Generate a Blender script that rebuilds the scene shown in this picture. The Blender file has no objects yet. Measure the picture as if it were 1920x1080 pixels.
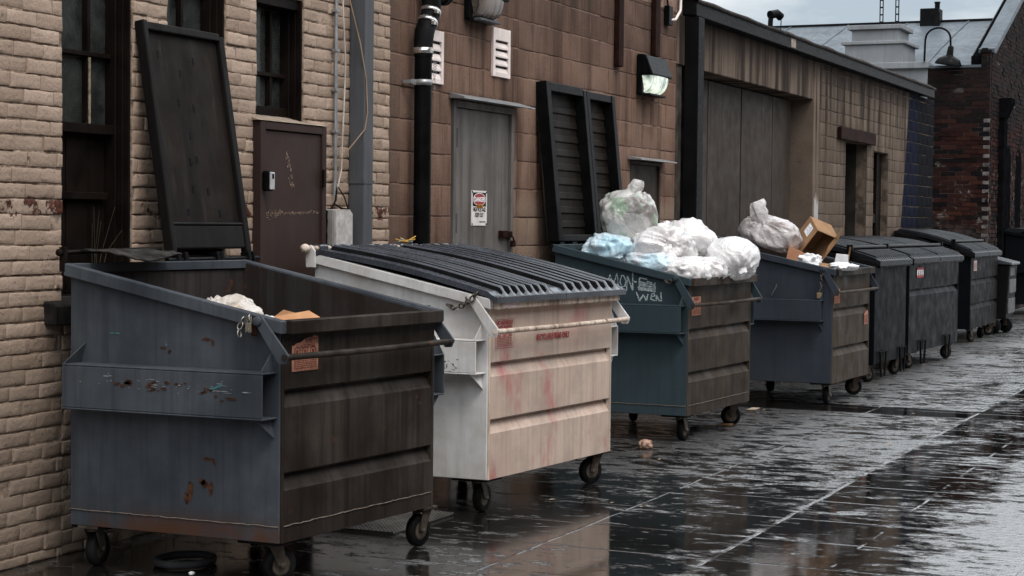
import bpy, math, random
from mathutils import Vector, Matrix, noise as mnoise
R = math.radians
SC = bpy.context.scene
COL = SC.collection
# ---------------------------------------------------------------- camera
cam_d = bpy.data.cameras.new('camera'); cam = bpy.data.objects.new('camera', cam_d); COL.objects.link(cam)
CR = Vector((0.91377654, 0.40608351, 0.01042238)); CU = Vector((-0.02427573, 0.02897845, 0.99928521)); CW = Vector((-0.40549122, 0.91337639, -0.0363378))
CP = Vector((5.258, 0.0, 1.56))
m = Matrix.Identity(4)
for i in range(3):
    m[i][0] = CR[i]; m[i][1] = CU[i]; m[i][2] = -CW[i]; m[i][3] = CP[i]
cam.matrix_world = m
cam_d.sensor_width = 36.0; cam_d.lens = 63.543; cam_d.clip_start = 0.05; cam_d.clip_end = 500
SC.camera = cam
# ---------------------------------------------------------------- sky, sun, exposure
SUN_EL, SUN_AZ = R(58), R(-35)          # azimuth of the sun from +X towards +Y
world = bpy.data.worlds.new('World'); SC.world = world; world.use_nodes = True
wn = world.node_tree; wn.nodes.clear()
def wnode(t): return wn.nodes.new(t)
w_out = wnode('ShaderNodeOutputWorld'); w_bg = wnode('ShaderNodeBackground'); w_sky = wnode('ShaderNodeTexSky')
w_sky.sky_type = 'NISHITA'; w_sky.sun_disc = False; w_sky.sun_elevation = SUN_EL; w_sky.sun_rotation = R(90) - SUN_AZ
w_sky.air_density = 1.0; w_sky.dust_density = 3.0; w_sky.ozone_density = 1.0
w_tc = wnode('ShaderNodeTexCoord'); w_map = wnode('ShaderNodeMapping'); w_map.inputs['Scale'].default_value = (1.0, 1.0, 3.2)
w_n = wnode('ShaderNodeTexNoise'); w_n.inputs['Scale'].default_value = 4.6; w_n.inputs['Detail'].default_value = 7; w_n.inputs['Roughness'].default_value = 0.55
w_r = wnode('ShaderNodeValToRGB')
w_r.color_ramp.elements[0].position = 0.40; w_r.color_ramp.elements[0].color = (3.9, 4.6, 5.2, 1)
w_r.color_ramp.elements[1].position = 0.60; w_r.color_ramp.elements[1].color = (8.6, 8.7, 8.7, 1)
w_mix = wnode('ShaderNodeMix'); w_mix.data_type = 'RGBA'; w_mix.inputs[0].default_value = 0.86
wn.links.new(w_tc.outputs['Generated'], w_map.inputs['Vector']); wn.links.new(w_map.outputs[0], w_n.inputs['Vector'])
wn.links.new(w_n.outputs['Fac'], w_r.inputs[0]); wn.links.new(w_sky.outputs[0], w_mix.inputs[6]); wn.links.new(w_r.outputs[0], w_mix.inputs[7])
w_sep = wnode('ShaderNodeSeparateXYZ'); w_el = wnode('ShaderNodeMapRange'); w_el.interpolation_type = 'SMOOTHSTEP'
w_el.inputs[1].default_value = 0.17; w_el.inputs[2].default_value = 0.40; w_el.inputs[3].default_value = 1.2; w_el.inputs[4].default_value = 3.3
w_mul = wnode('ShaderNodeVectorMath'); w_mul.operation = 'SCALE'
wn.links.new(w_tc.outputs['Generated'], w_sep.inputs[0]); wn.links.new(w_sep.outputs[2], w_el.inputs[0]); wn.links.new(w_mix.outputs[2], w_mul.inputs[0]); wn.links.new(w_el.outputs[0], w_mul.inputs['Scale'])
wn.links.new(w_mul.outputs[0], w_bg.inputs['Color']); w_bg.inputs['Strength'].default_value = 0.10
wn.links.new(w_bg.outputs[0], w_out.inputs[0])
sun_d = bpy.data.lights.new('sun', 'SUN'); sun = bpy.data.objects.new('sun', sun_d); COL.objects.link(sun)
sun_d.energy = 1.4; sun_d.angle = R(20); sun_d.color = (1.0, 0.95, 0.88)
sv = Vector((math.cos(SUN_EL) * math.cos(SUN_AZ), math.cos(SUN_EL) * math.sin(SUN_AZ), math.sin(SUN_EL)))
sun.rotation_euler = sv.to_track_quat('Z', 'Y').to_euler(); sun.location = (6, -4, 12)
SC.view_settings.view_transform = 'Standard'; SC.view_settings.look = 'None'; SC.view_settings.gamma = 1.0
SC.view_settings.exposure = 0.12; SC.view_settings.use_curve_mapping = False

# ---------------------------------------------------------------- mesh builder
def wm(o):
    M = Matrix.Identity(4)
    while o is not None:
        M = o.matrix_basis.copy() @ M; o = o.parent
    return M
class MB:
    def __init__(s): s.v = []; s.f = []; s.mi = []; s.sm = []
    def add(s, vs, fs, mi=0, sm=False):
        b = len(s.v); s.v += [tuple(p) for p in vs]
        for f in fs: s.f.append(tuple(b + i for i in f)); s.mi.append(mi); s.sm.append(sm)
        return s
    def box(s, a, b, mi=0):
        x0, x1 = sorted((a[0], b[0])); y0, y1 = sorted((a[1], b[1])); z0, z1 = sorted((a[2], b[2]))
        v = [(x0, y0, z0), (x1, y0, z0), (x1, y1, z0), (x0, y1, z0), (x0, y0, z1), (x1, y0, z1), (x1, y1, z1), (x0, y1, z1)]
        return s.add(v, [(0, 3, 2, 1), (4, 5, 6, 7), (0, 1, 5, 4), (1, 2, 6, 5), (2, 3, 7, 6), (3, 0, 4, 7)], mi)
    def obox(s, o, ax, ay, az, mi=0):
        """box from corner o along three edge vectors"""
        o = Vector(o); ax = Vector(ax); ay = Vector(ay); az = Vector(az)
        v = [o, o + ax, o + ax + ay, o + ay, o + az, o + ax + az, o + ax + ay + az, o + ay + az]
        return s.add(v, [(0, 3, 2, 1), (4, 5, 6, 7), (0, 1, 5, 4), (1, 2, 6, 5), (2, 3, 7, 6), (3, 0, 4, 7)], mi)
    def beam(s, p, q, wd, th, up=(0, 0, 1), mi=0):
        p = Vector(p); q = Vector(q); d = (q - p); n = d.normalized(); u = Vector(up)
        side = n.cross(u).normalized(); u2 = side.cross(n).normalized()
        return s.obox(p - side * wd / 2 - u2 * th / 2, d, side * wd, u2 * th, mi)
    def prism(s, poly, axis, a, b, mi=0):
        n = len(poly)
        def pt(u, w, t):
            return (u, t, w) if axis == 'y' else ((t, u, w) if axis == 'x' else (u, w, t))
        v = [pt(u, w, a) for u, w in poly] + [pt(u, w, b) for u, w in poly]
        f = [tuple(range(n)), tuple(range(2 * n - 1, n - 1, -1))]
        for i in range(n): f.append((i, i + n, (i + 1) % n + n, (i + 1) % n))
        return s.add(v, f, mi)
    def tube(s, pts, r, n=8, mi=0, cap=True, sm=True):
        pts = [Vector(p) for p in pts]; rs = r if isinstance(r, (list, tuple)) else [r] * len(pts)
        v = []; f = []; prev = None
        for i, p in enumerate(pts):
            t = (pts[min(i + 1, len(pts) - 1)] - pts[max(i - 1, 0)]).normalized()
            if prev is None:
                a = Vector((0, 0, 1)) if abs(t.z) < 0.9 else Vector((1, 0, 0)); x = t.cross(a).normalized()
            else:
                x = (prev - t * prev.dot(t)).normalized()
            prev = x; y = t.cross(x)
            for k in range(n):
                an = 2 * math.pi * k / n; v.append(p + (x * math.cos(an) + y * math.sin(an)) * rs[i])
        for i in range(len(pts) - 1):
            for k in range(n): f.append((i * n + k, i * n + (k + 1) % n, (i + 1) * n + (k + 1) % n, (i + 1) * n + k))
        s.add(v, f, mi, sm)
        if cap:
            m_ = len(pts) - 1
            s.add(v[:n], [tuple(range(n - 1, -1, -1))], mi); s.add(v[m_ * n:], [tuple(range(n))], mi)
        return s
    def lathe(s, prof, c, axis, n=24, mi=0, sm=True):
        """prof: (radius, along) pairs, axis vector, centre c"""
        a = Vector(axis).normalized(); c = Vector(c)
        t = Vector((0, 0, 1)) if abs(a.z) < 0.9 else Vector((1, 0, 0)); x = a.cross(t).normalized(); y = a.cross(x)
        v = []; f = []
        for (r, h) in prof:
            for k in range(n):
                an = 2 * math.pi * k / n; v.append(c + a * h + (x * math.cos(an) + y * math.sin(an)) * r)
        for i in range(len(prof) - 1):
            for k in range(n): f.append((i * n + k, i * n + (k + 1) % n, (i + 1) * n + (k + 1) % n, (i + 1) * n + k))
        return s.add(v, f, mi, sm)
    def grid(s, fn, nu, nv, mi=0, sm=True, flip=False):
        v = [fn(i / nu, j / nv) for j in range(nv + 1) for i in range(nu + 1)]; f = []
        for j in range(nv):
            for i in range(nu):
                q = (j * (nu + 1) + i, j * (nu + 1) + i + 1, (j + 1) * (nu + 1) + i + 1, (j + 1) * (nu + 1) + i)
                f.append(q[::-1] if flip else q)
        return s.add(v, f, mi, sm)
    def shear(s, k):
        s.v = [(x, y + k * x, z) for x, y, z in s.v]; return s
    def build(s, name, mats, parent=None, world=False, bevel=0, seg=1, loc=None, solid=0, fixn=False):
        v = s.v
        if world and parent is not None:
            Mi = wm(parent).inverted(); v = [tuple(Mi @ Vector(p)) for p in v]
        me = bpy.data.meshes.new(name)
        if loc is not None: v = [(x - loc[0], y - loc[1], z - loc[2]) for x, y, z in v]
        me.from_pydata(v, [], s.f)
        for mt in (mats if isinstance(mats, (list, tuple)) else [mats]): me.materials.append(mt)
        me.polygons.foreach_set('material_index', s.mi); me.polygons.foreach_set('use_smooth', s.sm); me.update()
        if fixn:
            import bmesh
            bm = bmesh.new(); bm.from_mesh(me); bmesh.ops.recalc_face_normals(bm, faces=bm.faces); bm.to_mesh(me); bm.free()
        o = bpy.data.objects.new(name, me); COL.objects.link(o)
        if loc is not None: o.location = loc
        if parent is not None: o.parent = parent
        if solid:
            md = o.modifiers.new('Solidify', 'SOLIDIFY'); md.thickness = solid; md.offset = 0
        if bevel:
            md = o.modifiers.new('Bevel', 'BEVEL'); md.width = bevel; md.segments = seg; md.limit_method = 'ANGLE'; md.angle_limit = R(40)
        return o
def tag(o, label, cat, group=None, kind=None):
    if label: o['label'] = label
    if cat: o['category'] = cat
    if group: o['group'] = group
    if kind: o['kind'] = kind
    return o
def thing(name, label, cat, loc=(0, 0, 0), rz=0, group=None):
    o = bpy.data.objects.new(name, None); COL.objects.link(o); o.location = loc; o.rotation_euler = (0, 0, rz)
    o.empty_display_size = 0.1
    o.matrix_basis = Matrix.Translation(loc) @ Matrix.Rotation(rz, 4, 'Z')
    return tag(o, label, cat, group)

# ---------------------------------------------------------------- materials
class NT:
    def __init__(s, name):
        s.m = bpy.data.materials.new(name); s.m.use_nodes = True; s.t = s.m.node_tree; s.t.nodes.clear()
        s.out = s.n('ShaderNodeOutputMaterial'); s.b = s.n('ShaderNodeBsdfPrincipled'); s.t.links.new(s.b.outputs[0], s.out.inputs[0])
        s.co = s.n('ShaderNodeTexCoord').outputs['Object']
    def n(s, t): return s.t.nodes.new(t)
    def l(s, a, b):
        if hasattr(a, 'is_output'): s.t.links.new(a, b)
        else: b.default_value = a
    def mapv(s, scale, loc=(0, 0, 0), src=None):
        q = s.n('ShaderNodeMapping'); q.inputs['Scale'].default_value = scale; q.inputs['Location'].default_value = loc
        s.t.links.new(src or s.co, q.inputs['Vector']); return q.outputs[0]
    def noise(s, scale, detail=4, rough=.55, vec=None, dist=0.0, loc=None):
        q = s.n('ShaderNodeTexNoise'); q.inputs['Scale'].default_value = scale; q.inputs['Detail'].default_value = detail
        q.inputs['Roughness'].default_value = rough; q.inputs['Distortion'].default_value = dist
        v = vec or s.co
        if loc: v = s.mapv((1, 1, 1), loc, v)
        s.t.links.new(v, q.inputs['Vector']); return q.outputs['Fac']
    def ramp(s, fac, a, b, lo=0.0, hi=1.0):
        q = s.n('ShaderNodeMapRange'); q.interpolation_type = 'SMOOTHSTEP'
        s.l(fac, q.inputs[0]); q.inputs[1].default_value = a; q.inputs[2].default_value = b; q.inputs[3].default_value = lo; q.inputs[4].default_value = hi
        return q.outputs[0]
    def lin(s, fac, a, b, lo=0.0, hi=1.0):
        q = s.n('ShaderNodeMapRange'); s.l(fac, q.inputs[0]); q.inputs[1].default_value = a; q.inputs[2].default_value = b; q.inputs[3].default_value = lo; q.inputs[4].default_value = hi
        return q.outputs[0]
    def math(s, op, a, b=0.0):
        q = s.n('ShaderNodeMath'); q.operation = op; s.l(a, q.inputs[0]); s.l(b, q.inputs[1]); return q.outputs[0]
    def mix(s, fac, a, b, mode='MIX'):
        q = s.n('ShaderNodeMix'); q.data_type = 'RGBA'; q.blend_type = mode
        s.l(fac, q.inputs[0])
        for v, i in ((a, 6), (b, 7)):
            if hasattr(v, 'is_output'): s.t.links.new(v, q.inputs[i])
            else: q.inputs[i].default_value = (v[0], v[1], v[2], 1)
        return q.outputs[2]
    def xyz(s, src=None):
        q = s.n('ShaderNodeSeparateXYZ'); s.t.links.new(src or s.co, q.inputs[0]); return q.outputs
    def island(s): return s.n('ShaderNodeNewGeometry').outputs['Random Per Island']
    def bump(s, h, strength=.3, dist=.01, normal=None):
        q = s.n('ShaderNodeBump'); q.inputs['Strength'].default_value = strength; q.inputs['Distance'].default_value = dist
        s.t.links.new(h, q.inputs['Height'])
        if normal is not None: s.t.links.new(normal, q.inputs['Normal'])
        return q.outputs[0]
    def fin(s, col=None, rough=None, normal=None, metal=None, spec=None):
        def st(nm, v):
            if v is None: return
            i = s.b.inputs[nm]
            if hasattr(v, 'is_output'): s.t.links.new(v, i)
            elif isinstance(v, (tuple, list)): i.default_value = (v[0], v[1], v[2], 1)
            else: i.default_value = v
        st('Base Color', col); st('Roughness', rough); st('Metallic', metal); st('Specular IOR Level', spec)
        if normal is not None: s.t.links.new(normal, s.b.inputs['Normal'])
        return s.m
def plain(name, col, rough=.6, metal=0, var=.25, scale=6, spec=.04, bump=.15, streak=0.0):
    t = NT(name); n1 = t.noise(scale, 5); n2 = t.noise(scale * 9, 3)
    dark = tuple(c * (1 - var) for c in col); lite = tuple(min(1, c * (1 + var)) for c in col)
    c = t.mix(t.ramp(n1, .3, .7), dark, lite)
    if streak:
        st = t.noise(1, 5, vec=t.mapv((16, 16, 1.0))); c = t.mix(t.ramp(st, .5, .75, 0, streak), c, tuple(q * .35 for q in col))
    return t.fin(c, t.lin(n2, .3, .7, max(.05, rough - .1), min(1, rough + .1)), t.bump(n2, bump, .003), metal, spec)
def paint(name, col, col2, streak=(.05, .04, .03), sa=.5, rust=.0, rust_t=.66, grime=.0, grime_c=(.03, .025, .02), chips=None, chip_t=.7, rough=.38,
          red=None, rz=None, lite=0.0, litek=1.9, sx=13.0, spec=.05, seed=0.0, edge=None):
    t = NT(name); off = (seed, seed * 1.7, seed * .6)
    v = t.mapv((1, 1, 1), off)
    c = t.mix(t.ramp(t.noise(1.7, 5, vec=v), .32, .68), col, col2)
    st = t.noise(1, 6, .6, vec=t.mapv((sx, sx, .7), off)); st2 = t.noise(1, 4, .6, vec=t.mapv((sx * 3.2, sx * 3.2, 1.6), off))
    if lite: c = t.mix(t.ramp(t.noise(1, 4, .6, vec=t.mapv((sx * 1.4, sx * 1.4, .8), (seed + 3, 1, 2))), .55, .72, 0, lite), c, tuple(min(1, q * litek + .006) for q in col))
    c = t.mix(t.ramp(st, .44, .72, 0, sa), c, streak)
    c = t.mix(t.ramp(st2, .52, .70, 0, sa * .6), c, streak)
    if grime: c = t.mix(t.ramp(t.noise(3.1, 8, .65, vec=v), .42, .68, 0, grime), c, grime_c)
    if red: c = t.mix(t.ramp(t.noise(1, 6, .6, vec=t.mapv((3.4, 3.4, 2.2), (seed + 4.3, 2, 1))), .53, .70, 0, .72), c, red)
    if chips: c = t.mix(t.ramp(t.noise(15, 5, .6, vec=v), chip_t, chip_t + .03), c, chips)
    rm = None
    if rust:
        rm = t.ramp(t.noise(5, 9, .68, vec=v), rust_t, rust_t + .05, 0, rust)
        c = t.mix(rm, c, (.085, .032, .016))
    if rz is not None:
        z = t.xyz()[2]
        g = t.math('MULTIPLY', t.ramp(z, rz, rz + .13, 1, 0), t.ramp(t.noise(4, 7, .65, vec=v), .36, .6))
        c = t.mix(t.math('MULTIPLY', g, .85), c, (.07, .03, .015))
    n2 = t.noise(45, 4, vec=v); n3 = t.noise(6, 5, vec=v)
    ro = t.lin(n3, .3, .7, rough - .12, rough + .16)
    h = t.math('ADD', t.math('MULTIPLY', n2, .35), n3)
    return t.fin(c, ro, t.bump(h, .22, .006), 0, spec)
# masonry
def brick_paint(name):
    t = NT(name); t.co = t.n('ShaderNodeNewGeometry').outputs['Position']; z = t.xyz()[2]; y = t.xyz()[1]
    isl = t.island()
    c = t.mix(isl, (.265, .192, .143), (.385, .285, .22))
    c = t.mix(t.ramp(t.noise(2.2, 6, .6), .4, .68, 0, .45), c, (0.216, 0.1584, 0.1152))
    n = t.noise(55, 5, .65); n2 = t.noise(14, 6, .65)
    c = t.mix(t.ramp(n, .56, .72, 0, .5), c, (0.18, 0.1224, 0.0864))
    low = t.ramp(z, .35, 1.35, 1, 0)
    c = t.mix(t.math('MULTIPLY', low, .62), c, (0.1692, 0.1332, 0.1044))
    band = t.math('MULTIPLY', t.ramp(t.math('ABSOLUTE', t.math('SUBTRACT', z, 1.605)), .02, .075, 1, 0), .17)
    thr = t.math('ADD', t.noise(9, 9, .7), band)
    chip = t.ramp(thr, .685, .71)
    c = t.mix(chip, c, t.mix(t.ramp(t.noise(30, 3), .4, .6), (0.054, 0.02016, 0.0144), (0.108, 0.036, 0.02304)))
    dk = t.ramp(t.noise(20, 8, .7, loc=(3, 1, 7)), .615, .68, 0, .8)
    c = t.mix(dk, c, (0.0288, 0.0216, 0.018))
    h = t.math('ADD', t.math('MULTIPLY', n, .5), n2); h = t.math('SUBTRACT', h, t.math('MULTIPLY', chip, .5))
    return t.fin(c, t.lin(n, .3, .7, .55, .8), t.bump(h, 1.0, .009), spec=.1)
def block_mat(name):
    t = NT(name); t.co = t.n('ShaderNodeNewGeometry').outputs['Position']; x, y, z = t.xyz()
    isl = t.island()
    c = t.mix(isl, (0.124, 0.0736, 0.0512), (0.18, 0.108, 0.0784))
    c = t.mix(t.ramp(t.noise(1.6, 5, .6), .42, .62, 0, .55), c, (0.208, 0.1344, 0.1008))
    st = t.noise(1, 6, .62, vec=t.mapv((1, 5.5, .55)))
    c = t.mix(t.ramp(st, .45, .66, 0, .70), c, (0.048, 0.0288, 0.0216))
    st2 = t.noise(1, 4, .55, vec=t.mapv((1, 11, .8), (5, 2, 1)))
    c = t.mix(t.ramp(st2, .58, .7, 0, .4), c, (0.208, 0.128, 0.096))
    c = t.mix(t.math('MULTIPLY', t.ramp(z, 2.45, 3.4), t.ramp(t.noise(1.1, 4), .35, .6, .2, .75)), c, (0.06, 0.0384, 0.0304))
    low = t.math('MULTIPLY', t.ramp(z, 1.66, 1.80, 1, 0), t.ramp(y, 11.6, 12.2))
    c = t.mix(t.math('MULTIPLY', low, .8), c, (0.228, 0.16, 0.12))
    c = t.mix(t.math('MULTIPLY', t.ramp(t.math('ABSOLUTE', t.math('SUBTRACT', z, 1.68)), .02, .12, 1, 0), .0), c, (0.08, 0.04, 0.032))
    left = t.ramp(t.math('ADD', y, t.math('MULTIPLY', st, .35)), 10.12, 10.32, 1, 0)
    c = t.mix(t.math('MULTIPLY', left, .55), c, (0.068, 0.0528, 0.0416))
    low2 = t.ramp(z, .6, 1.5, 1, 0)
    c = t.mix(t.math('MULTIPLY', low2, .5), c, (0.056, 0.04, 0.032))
    for (yc, hw, zt, ln_, am) in ((14.62, .24, 2.66, .55, .7), (11.20, .22, 2.92, .5, .6), (11.60, .15, 2.58, .7, .55), (10.54, .16, 2.46, .6, .5), (13.89, .07, 2.84, .5, .6), (11.36, .55, 2.42, .35, .5), (12.9, .8, 3.45, .7, .6), (10.3, .3, 1.3, .6, .5), (14.66, .42, 2.12, .4, .4)):
        msk = t.math('MULTIPLY', t.ramp(t.math('ABSOLUTE', t.math('SUBTRACT', y, yc)), hw * .6, hw * 1.25, 1, 0), t.math('MULTIPLY', t.ramp(z, zt - ln_, zt, 0, 1), t.ramp(z, zt, zt + .03, 1, 0)))
        c = t.mix(t.math('MULTIPLY', msk, t.ramp(t.noise(1, 5, .6, vec=t.mapv((1, 16, 1.1), (yc, yc, 0))), .36, .6, 0, am)), c, (.030, .020, .015))
    n = t.noise(70, 4, .7); n2 = t.noise(18, 5, .6)
    c = t.mix(t.ramp(n, .56, .72, 0, .55), c, (0.04, 0.024, 0.02))
    h = t.math('ADD', n, t.math('MULTIPLY', n2, .6))
    return t.fin(c, .82, t.bump(h, .9, .006), spec=.04)
def garage_mat(name):
    t = NT(name); t.co = t.n('ShaderNodeNewGeometry').outputs['Position']; x, y, z = t.xyz()
    isl = t.island()
    c = t.mix(isl, (.105, .077, .058), (.150, .112, .086))
    c = t.mix(t.ramp(t.noise(1.3, 6, .6), .38, .62, 0, .6), c, (0.0936, 0.07176, 0.05694))
    st = t.noise(1, 5, .6, vec=t.mapv((1, 6.5, .42)))
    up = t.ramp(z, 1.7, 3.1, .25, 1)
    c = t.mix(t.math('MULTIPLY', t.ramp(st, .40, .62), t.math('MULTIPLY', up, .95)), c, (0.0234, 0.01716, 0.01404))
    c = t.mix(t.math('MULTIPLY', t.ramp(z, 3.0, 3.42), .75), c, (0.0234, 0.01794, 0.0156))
    c = t.mix(t.ramp(t.noise(9, 7, .7), .60, .68, 0, .6), c, (0.0546, 0.039, 0.0312))
    white = t.math('MULTIPLY', t.ramp(t.math('ABSOLUTE', t.math('SUBTRACT', y, 20.42)), .10, .15, 1, 0), t.ramp(t.math('ADD', z, t.math('MULTIPLY', t.noise(7, 4), .35)), 1.95, 2.1, 1, 0))
    c = t.mix(t.math('MULTIPLY', white, .8), c, (0.429, 0.4056, 0.39))
    edge = t.math('SUBTRACT', y, t.math('MULTIPLY', t.math('SUBTRACT', z, 1.6), .235))
    c = t.mix(t.ramp(edge, 25.12, 25.15), c, (0.00546, 0.00702, 0.01482))
    c = t.mix(t.ramp(y, 26.15, 26.2), c, (0.00468, 0.00468, 0.00624))
    n = t.noise(50, 4, .7); n2 = t.noise(14, 5, .6)
    return t.fin(c, .8, t.bump(t.math('ADD', n, n2), .7, .005), spec=.02)
def redbrick_mat(name):
    t = NT(name); t.co = t.n('ShaderNodeNewGeometry').outputs['Position']; x, y, z = t.xyz()
    isl = t.island()
    q = t.n('ShaderNodeValToRGB'); t.l(isl, q.inputs[0]); e = q.color_ramp.elements
    e[0].position = 0; e[0].color = (0.00558, 0.00496, 0.00558, 1); e[1].position = .97; e[1].color = (0.031, 0.01178, 0.00806, 1)
    for p, cc in ((.25, (.007, .0045, .0045)), (.45, (.015, .0065, .0055)), (.8, (.021, .0085, .007))):
        k = e.new(p); k.color = (*cc, 1)
    c = q.outputs[0]
    c = t.mix(t.math('MULTIPLY', t.ramp(z, 3.1, 3.9), .6), c, (.012, .010, .010))
    c = t.mix(t.math('MULTIPLY', t.ramp(t.noise(3.5, 8, .72), .56, .68, 0, .75), t.ramp(z, 3.0, 2.3)), c, (.19, .16, .14))
    c = t.mix(t.math('MULTIPLY', t.ramp(z, 1.9, 1.2), t.ramp(t.noise(2.5, 6, .7), .4, .6, 0, .5)), c, (.085, .07, .063))
    n = t.noise(40, 4, .7)
    return t.fin(c, .75, t.bump(n, .6, .006), spec=.02)
def mortar_mat(name, a, b, sc=6):
    t = NT(name); n = t.noise(sc, 7, .7)
    return t.fin(t.mix(t.ramp(n, .38, .62), a, b), .9, t.bump(t.noise(60, 4), .5, .004), spec=.08)
def ground_mat(name):
    t = NT(name); x, y, z = t.xyz()
    big = t.noise(.5, 4, .5); med = t.noise(2.0, 6, .6, dist=.3); pat = t.noise(5.6, 10, .76, vec=t.mapv((.8, 1.4, 1)), dist=.15); fine = t.noise(26, 5, .65); agg = t.noise(110, 2, .5)
    # saw cuts across the slabs and long joints along the alley
    fy = t.math('ABSOLUTE', t.math('SUBTRACT', t.math('FRACT', t.math('DIVIDE', t.math('SUBTRACT', y, 8.37), .665)), .5))
    cut = t.math('MULTIPLY', t.ramp(fy, .008, .020, 1, 0), t.ramp(x, 1.25, 1.32))
    wob = t.math('ADD', x, t.math('MULTIPLY', t.math('SUBTRACT', t.noise(1.2, 5, .6, vec=t.mapv((.2, 1, 1))), .5), .05))
    def jt(x0, w): return t.ramp(t.math('ABSOLUTE', t.math('SUBTRACT', wob, x0)), w * .5, w, 1, 0)
    j1 = jt(1.86, .009); j2 = jt(2.71, .017); j3 = t.math('MULTIPLY', jt(3.27, .010), t.ramp(t.noise(1.7, 4, .6, loc=(2, 9, 0)), .48, .58)); j4 = jt(4.06, .011)
    joint = t.math('MAXIMUM', t.math('MAXIMUM', j1, j2), t.math('MAXIMUM', j3, t.math('MAXIMUM', j4, t.math('MULTIPLY', cut, .7))))
    # film of water: patchy on the slabs, closing up into standing water in the gutter
    bias = t.math('ADD', t.math('ADD', t.ramp(x, 2.66, 2.76, -.010, .055), t.ramp(x, 3.3, 3.8, 0, -.125)), t.math('MULTIPLY', t.ramp(y, 11.0, 9.6), t.ramp(x, 2.75, 2.6, 0, .075)))
    brk = t.ramp(t.noise(2.6, 5, .65, loc=(7, 1, 0)), .40, .56, .12, 1); joint = t.math('MULTIPLY', joint, brk)
    film = t.ramp(t.math('ADD', t.math('ADD', t.math('MULTIPLY', pat, .70), t.math('MULTIPLY', med, .15)), t.math('ADD', t.math('MULTIPLY', big, .20), bias)), .497, .545)
    strip = t.math('MULTIPLY', t.ramp(t.math('ABSOLUTE', t.math('SUBTRACT', t.math('ADD', y, t.math('MULTIPLY', med, .5)), 15.5)), .25, .4, 1, 0), t.ramp(x, .5, .9))
    film = t.math('MULTIPLY', t.math('MAXIMUM', film, strip), t.math('SUBTRACT', 1.0, joint))
    dry = t.math('SUBTRACT', 1.0, film)
    c = t.mix(t.ramp(med, .35, .65), (.016, .013, .0115), (.030, .0245, .021))
    c = t.mix(t.ramp(agg, .6, .75, 0, .4), c, (.055, .046, .040))
    c = t.mix(film, c, (.008, .0068, .006))
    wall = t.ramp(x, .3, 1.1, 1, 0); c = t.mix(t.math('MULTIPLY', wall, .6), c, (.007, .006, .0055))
    ro = t.math('ADD', t.math('MULTIPLY', dry, t.lin(fine, .3, .7, .16, .30)), t.ramp(x, 1.5, 2.4, .13, .03))
    h = t.math('ADD', t.math('ADD', t.math('MULTIPLY', fine, .0085), t.math('MULTIPLY', agg, .0018)), t.math('MULTIPLY', t.noise(11, 3, .55, vec=t.mapv((.7, 1.2, 1))), .0030))
    h = t.math('MULTIPLY', h, t.math('ADD', t.math('MULTIPLY', dry, .94), .025))
    h = t.math('ADD', h, t.math('MULTIPLY', t.noise(2.6, 3, .5), .0011))
    h = t.math('ADD', h, t.math('SUBTRACT', t.math('MULTIPLY', t.noise(11, 3, .5), .00016), t.math('MULTIPLY', joint, .0028)))
    q = t.n('ShaderNodeBump'); q.inputs['Strength'].default_value = 1.0; q.inputs['Distance'].default_value = 1.0; t.l(h, q.inputs['Height'])
    t.b.inputs['IOR'].default_value = 2.6
    return t.fin(c, ro, q.outputs[0], 0, t.math('ADD', .3, t.math('MULTIPLY', dry, t.ramp(x, 1.1, 2.1, .06, .7))))
def plastic_bag(name, col, tint=None, tint2=None, trans=.3, rough=.20, sc=4.0, dirt=.25):
    t = NT(name)
    c = t.mix(t.ramp(t.noise(7, 5), .35, .65), tuple(q * .86 for q in col), col)
    if tint: c = t.mix(t.ramp(t.noise(sc, 4, .55), .47, .62, 0, .85), c, tint)
    if tint2: c = t.mix(t.ramp(t.noise(sc * 1.3, 4, .55, loc=(4, 2, 9)), .54, .64, 0, .85), c, tint2)
    c = t.mix(t.ramp(t.noise(6, 6, .65, loc=(1, 8, 3)), .55, .75, 0, dirt), c, (.42, .30, .24))
    w = t.n('ShaderNodeTexVoronoi'); w.feature = 'DISTANCE_TO_EDGE'; w.inputs['Scale'].default_value = 9
    d = t.n('ShaderNodeTexNoise'); d.inputs['Scale'].default_value = 5; d.inputs['Detail'].default_value = 3; t.l(t.co, d.inputs['Vector'])
    vm = t.n('ShaderNodeVectorMath'); vm.operation = 'MULTIPLY_ADD'; t.l(d.outputs['Color'], vm.inputs[0]); vm.inputs[1].default_value = (.35, .35, .35); t.l(t.co, vm.inputs[2])
    t.l(vm.outputs[0], w.inputs['Vector'])
    rg = t.math('ABSOLUTE', t.math('SUBTRACT', t.noise(7, 3, .5, dist=1.2), .5)); rg2 = t.math('ABSOLUTE', t.math('SUBTRACT', t.noise(15, 3, .5, dist=1.0, loc=(3, 4, 5)), .5))
    h = t.math('ADD', t.ramp(rg, 0, .12, 1, 0), t.math('MULTIPLY', t.ramp(rg2, 0, .12, 1, 0), .35))
    nb = t.bump(h, .36, .010)
    t.fin(c, rough, nb, 0, .6)
    tr = t.n('ShaderNodeBsdfTranslucent'); t.l(c, tr.inputs['Color']); t.l(nb, tr.inputs['Normal'])
    mx = t.n('ShaderNodeMixShader'); mx.inputs[0].default_value = trans
    t.l(t.b.outputs[0], mx.inputs[1]); t.l(tr.outputs[0], mx.inputs[2]); t.t.links.new(mx.outputs[0], t.out.inputs[0])
    return t.m
def glow(name, col, s):
    t = NT(name); t.b.inputs['Emission Color'].default_value = (*col, 1); t.b.inputs['Emission Strength'].default_value = s
    n = t.noise(30, 2); return t.fin(t.mix(n, col, col), .3)

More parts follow.
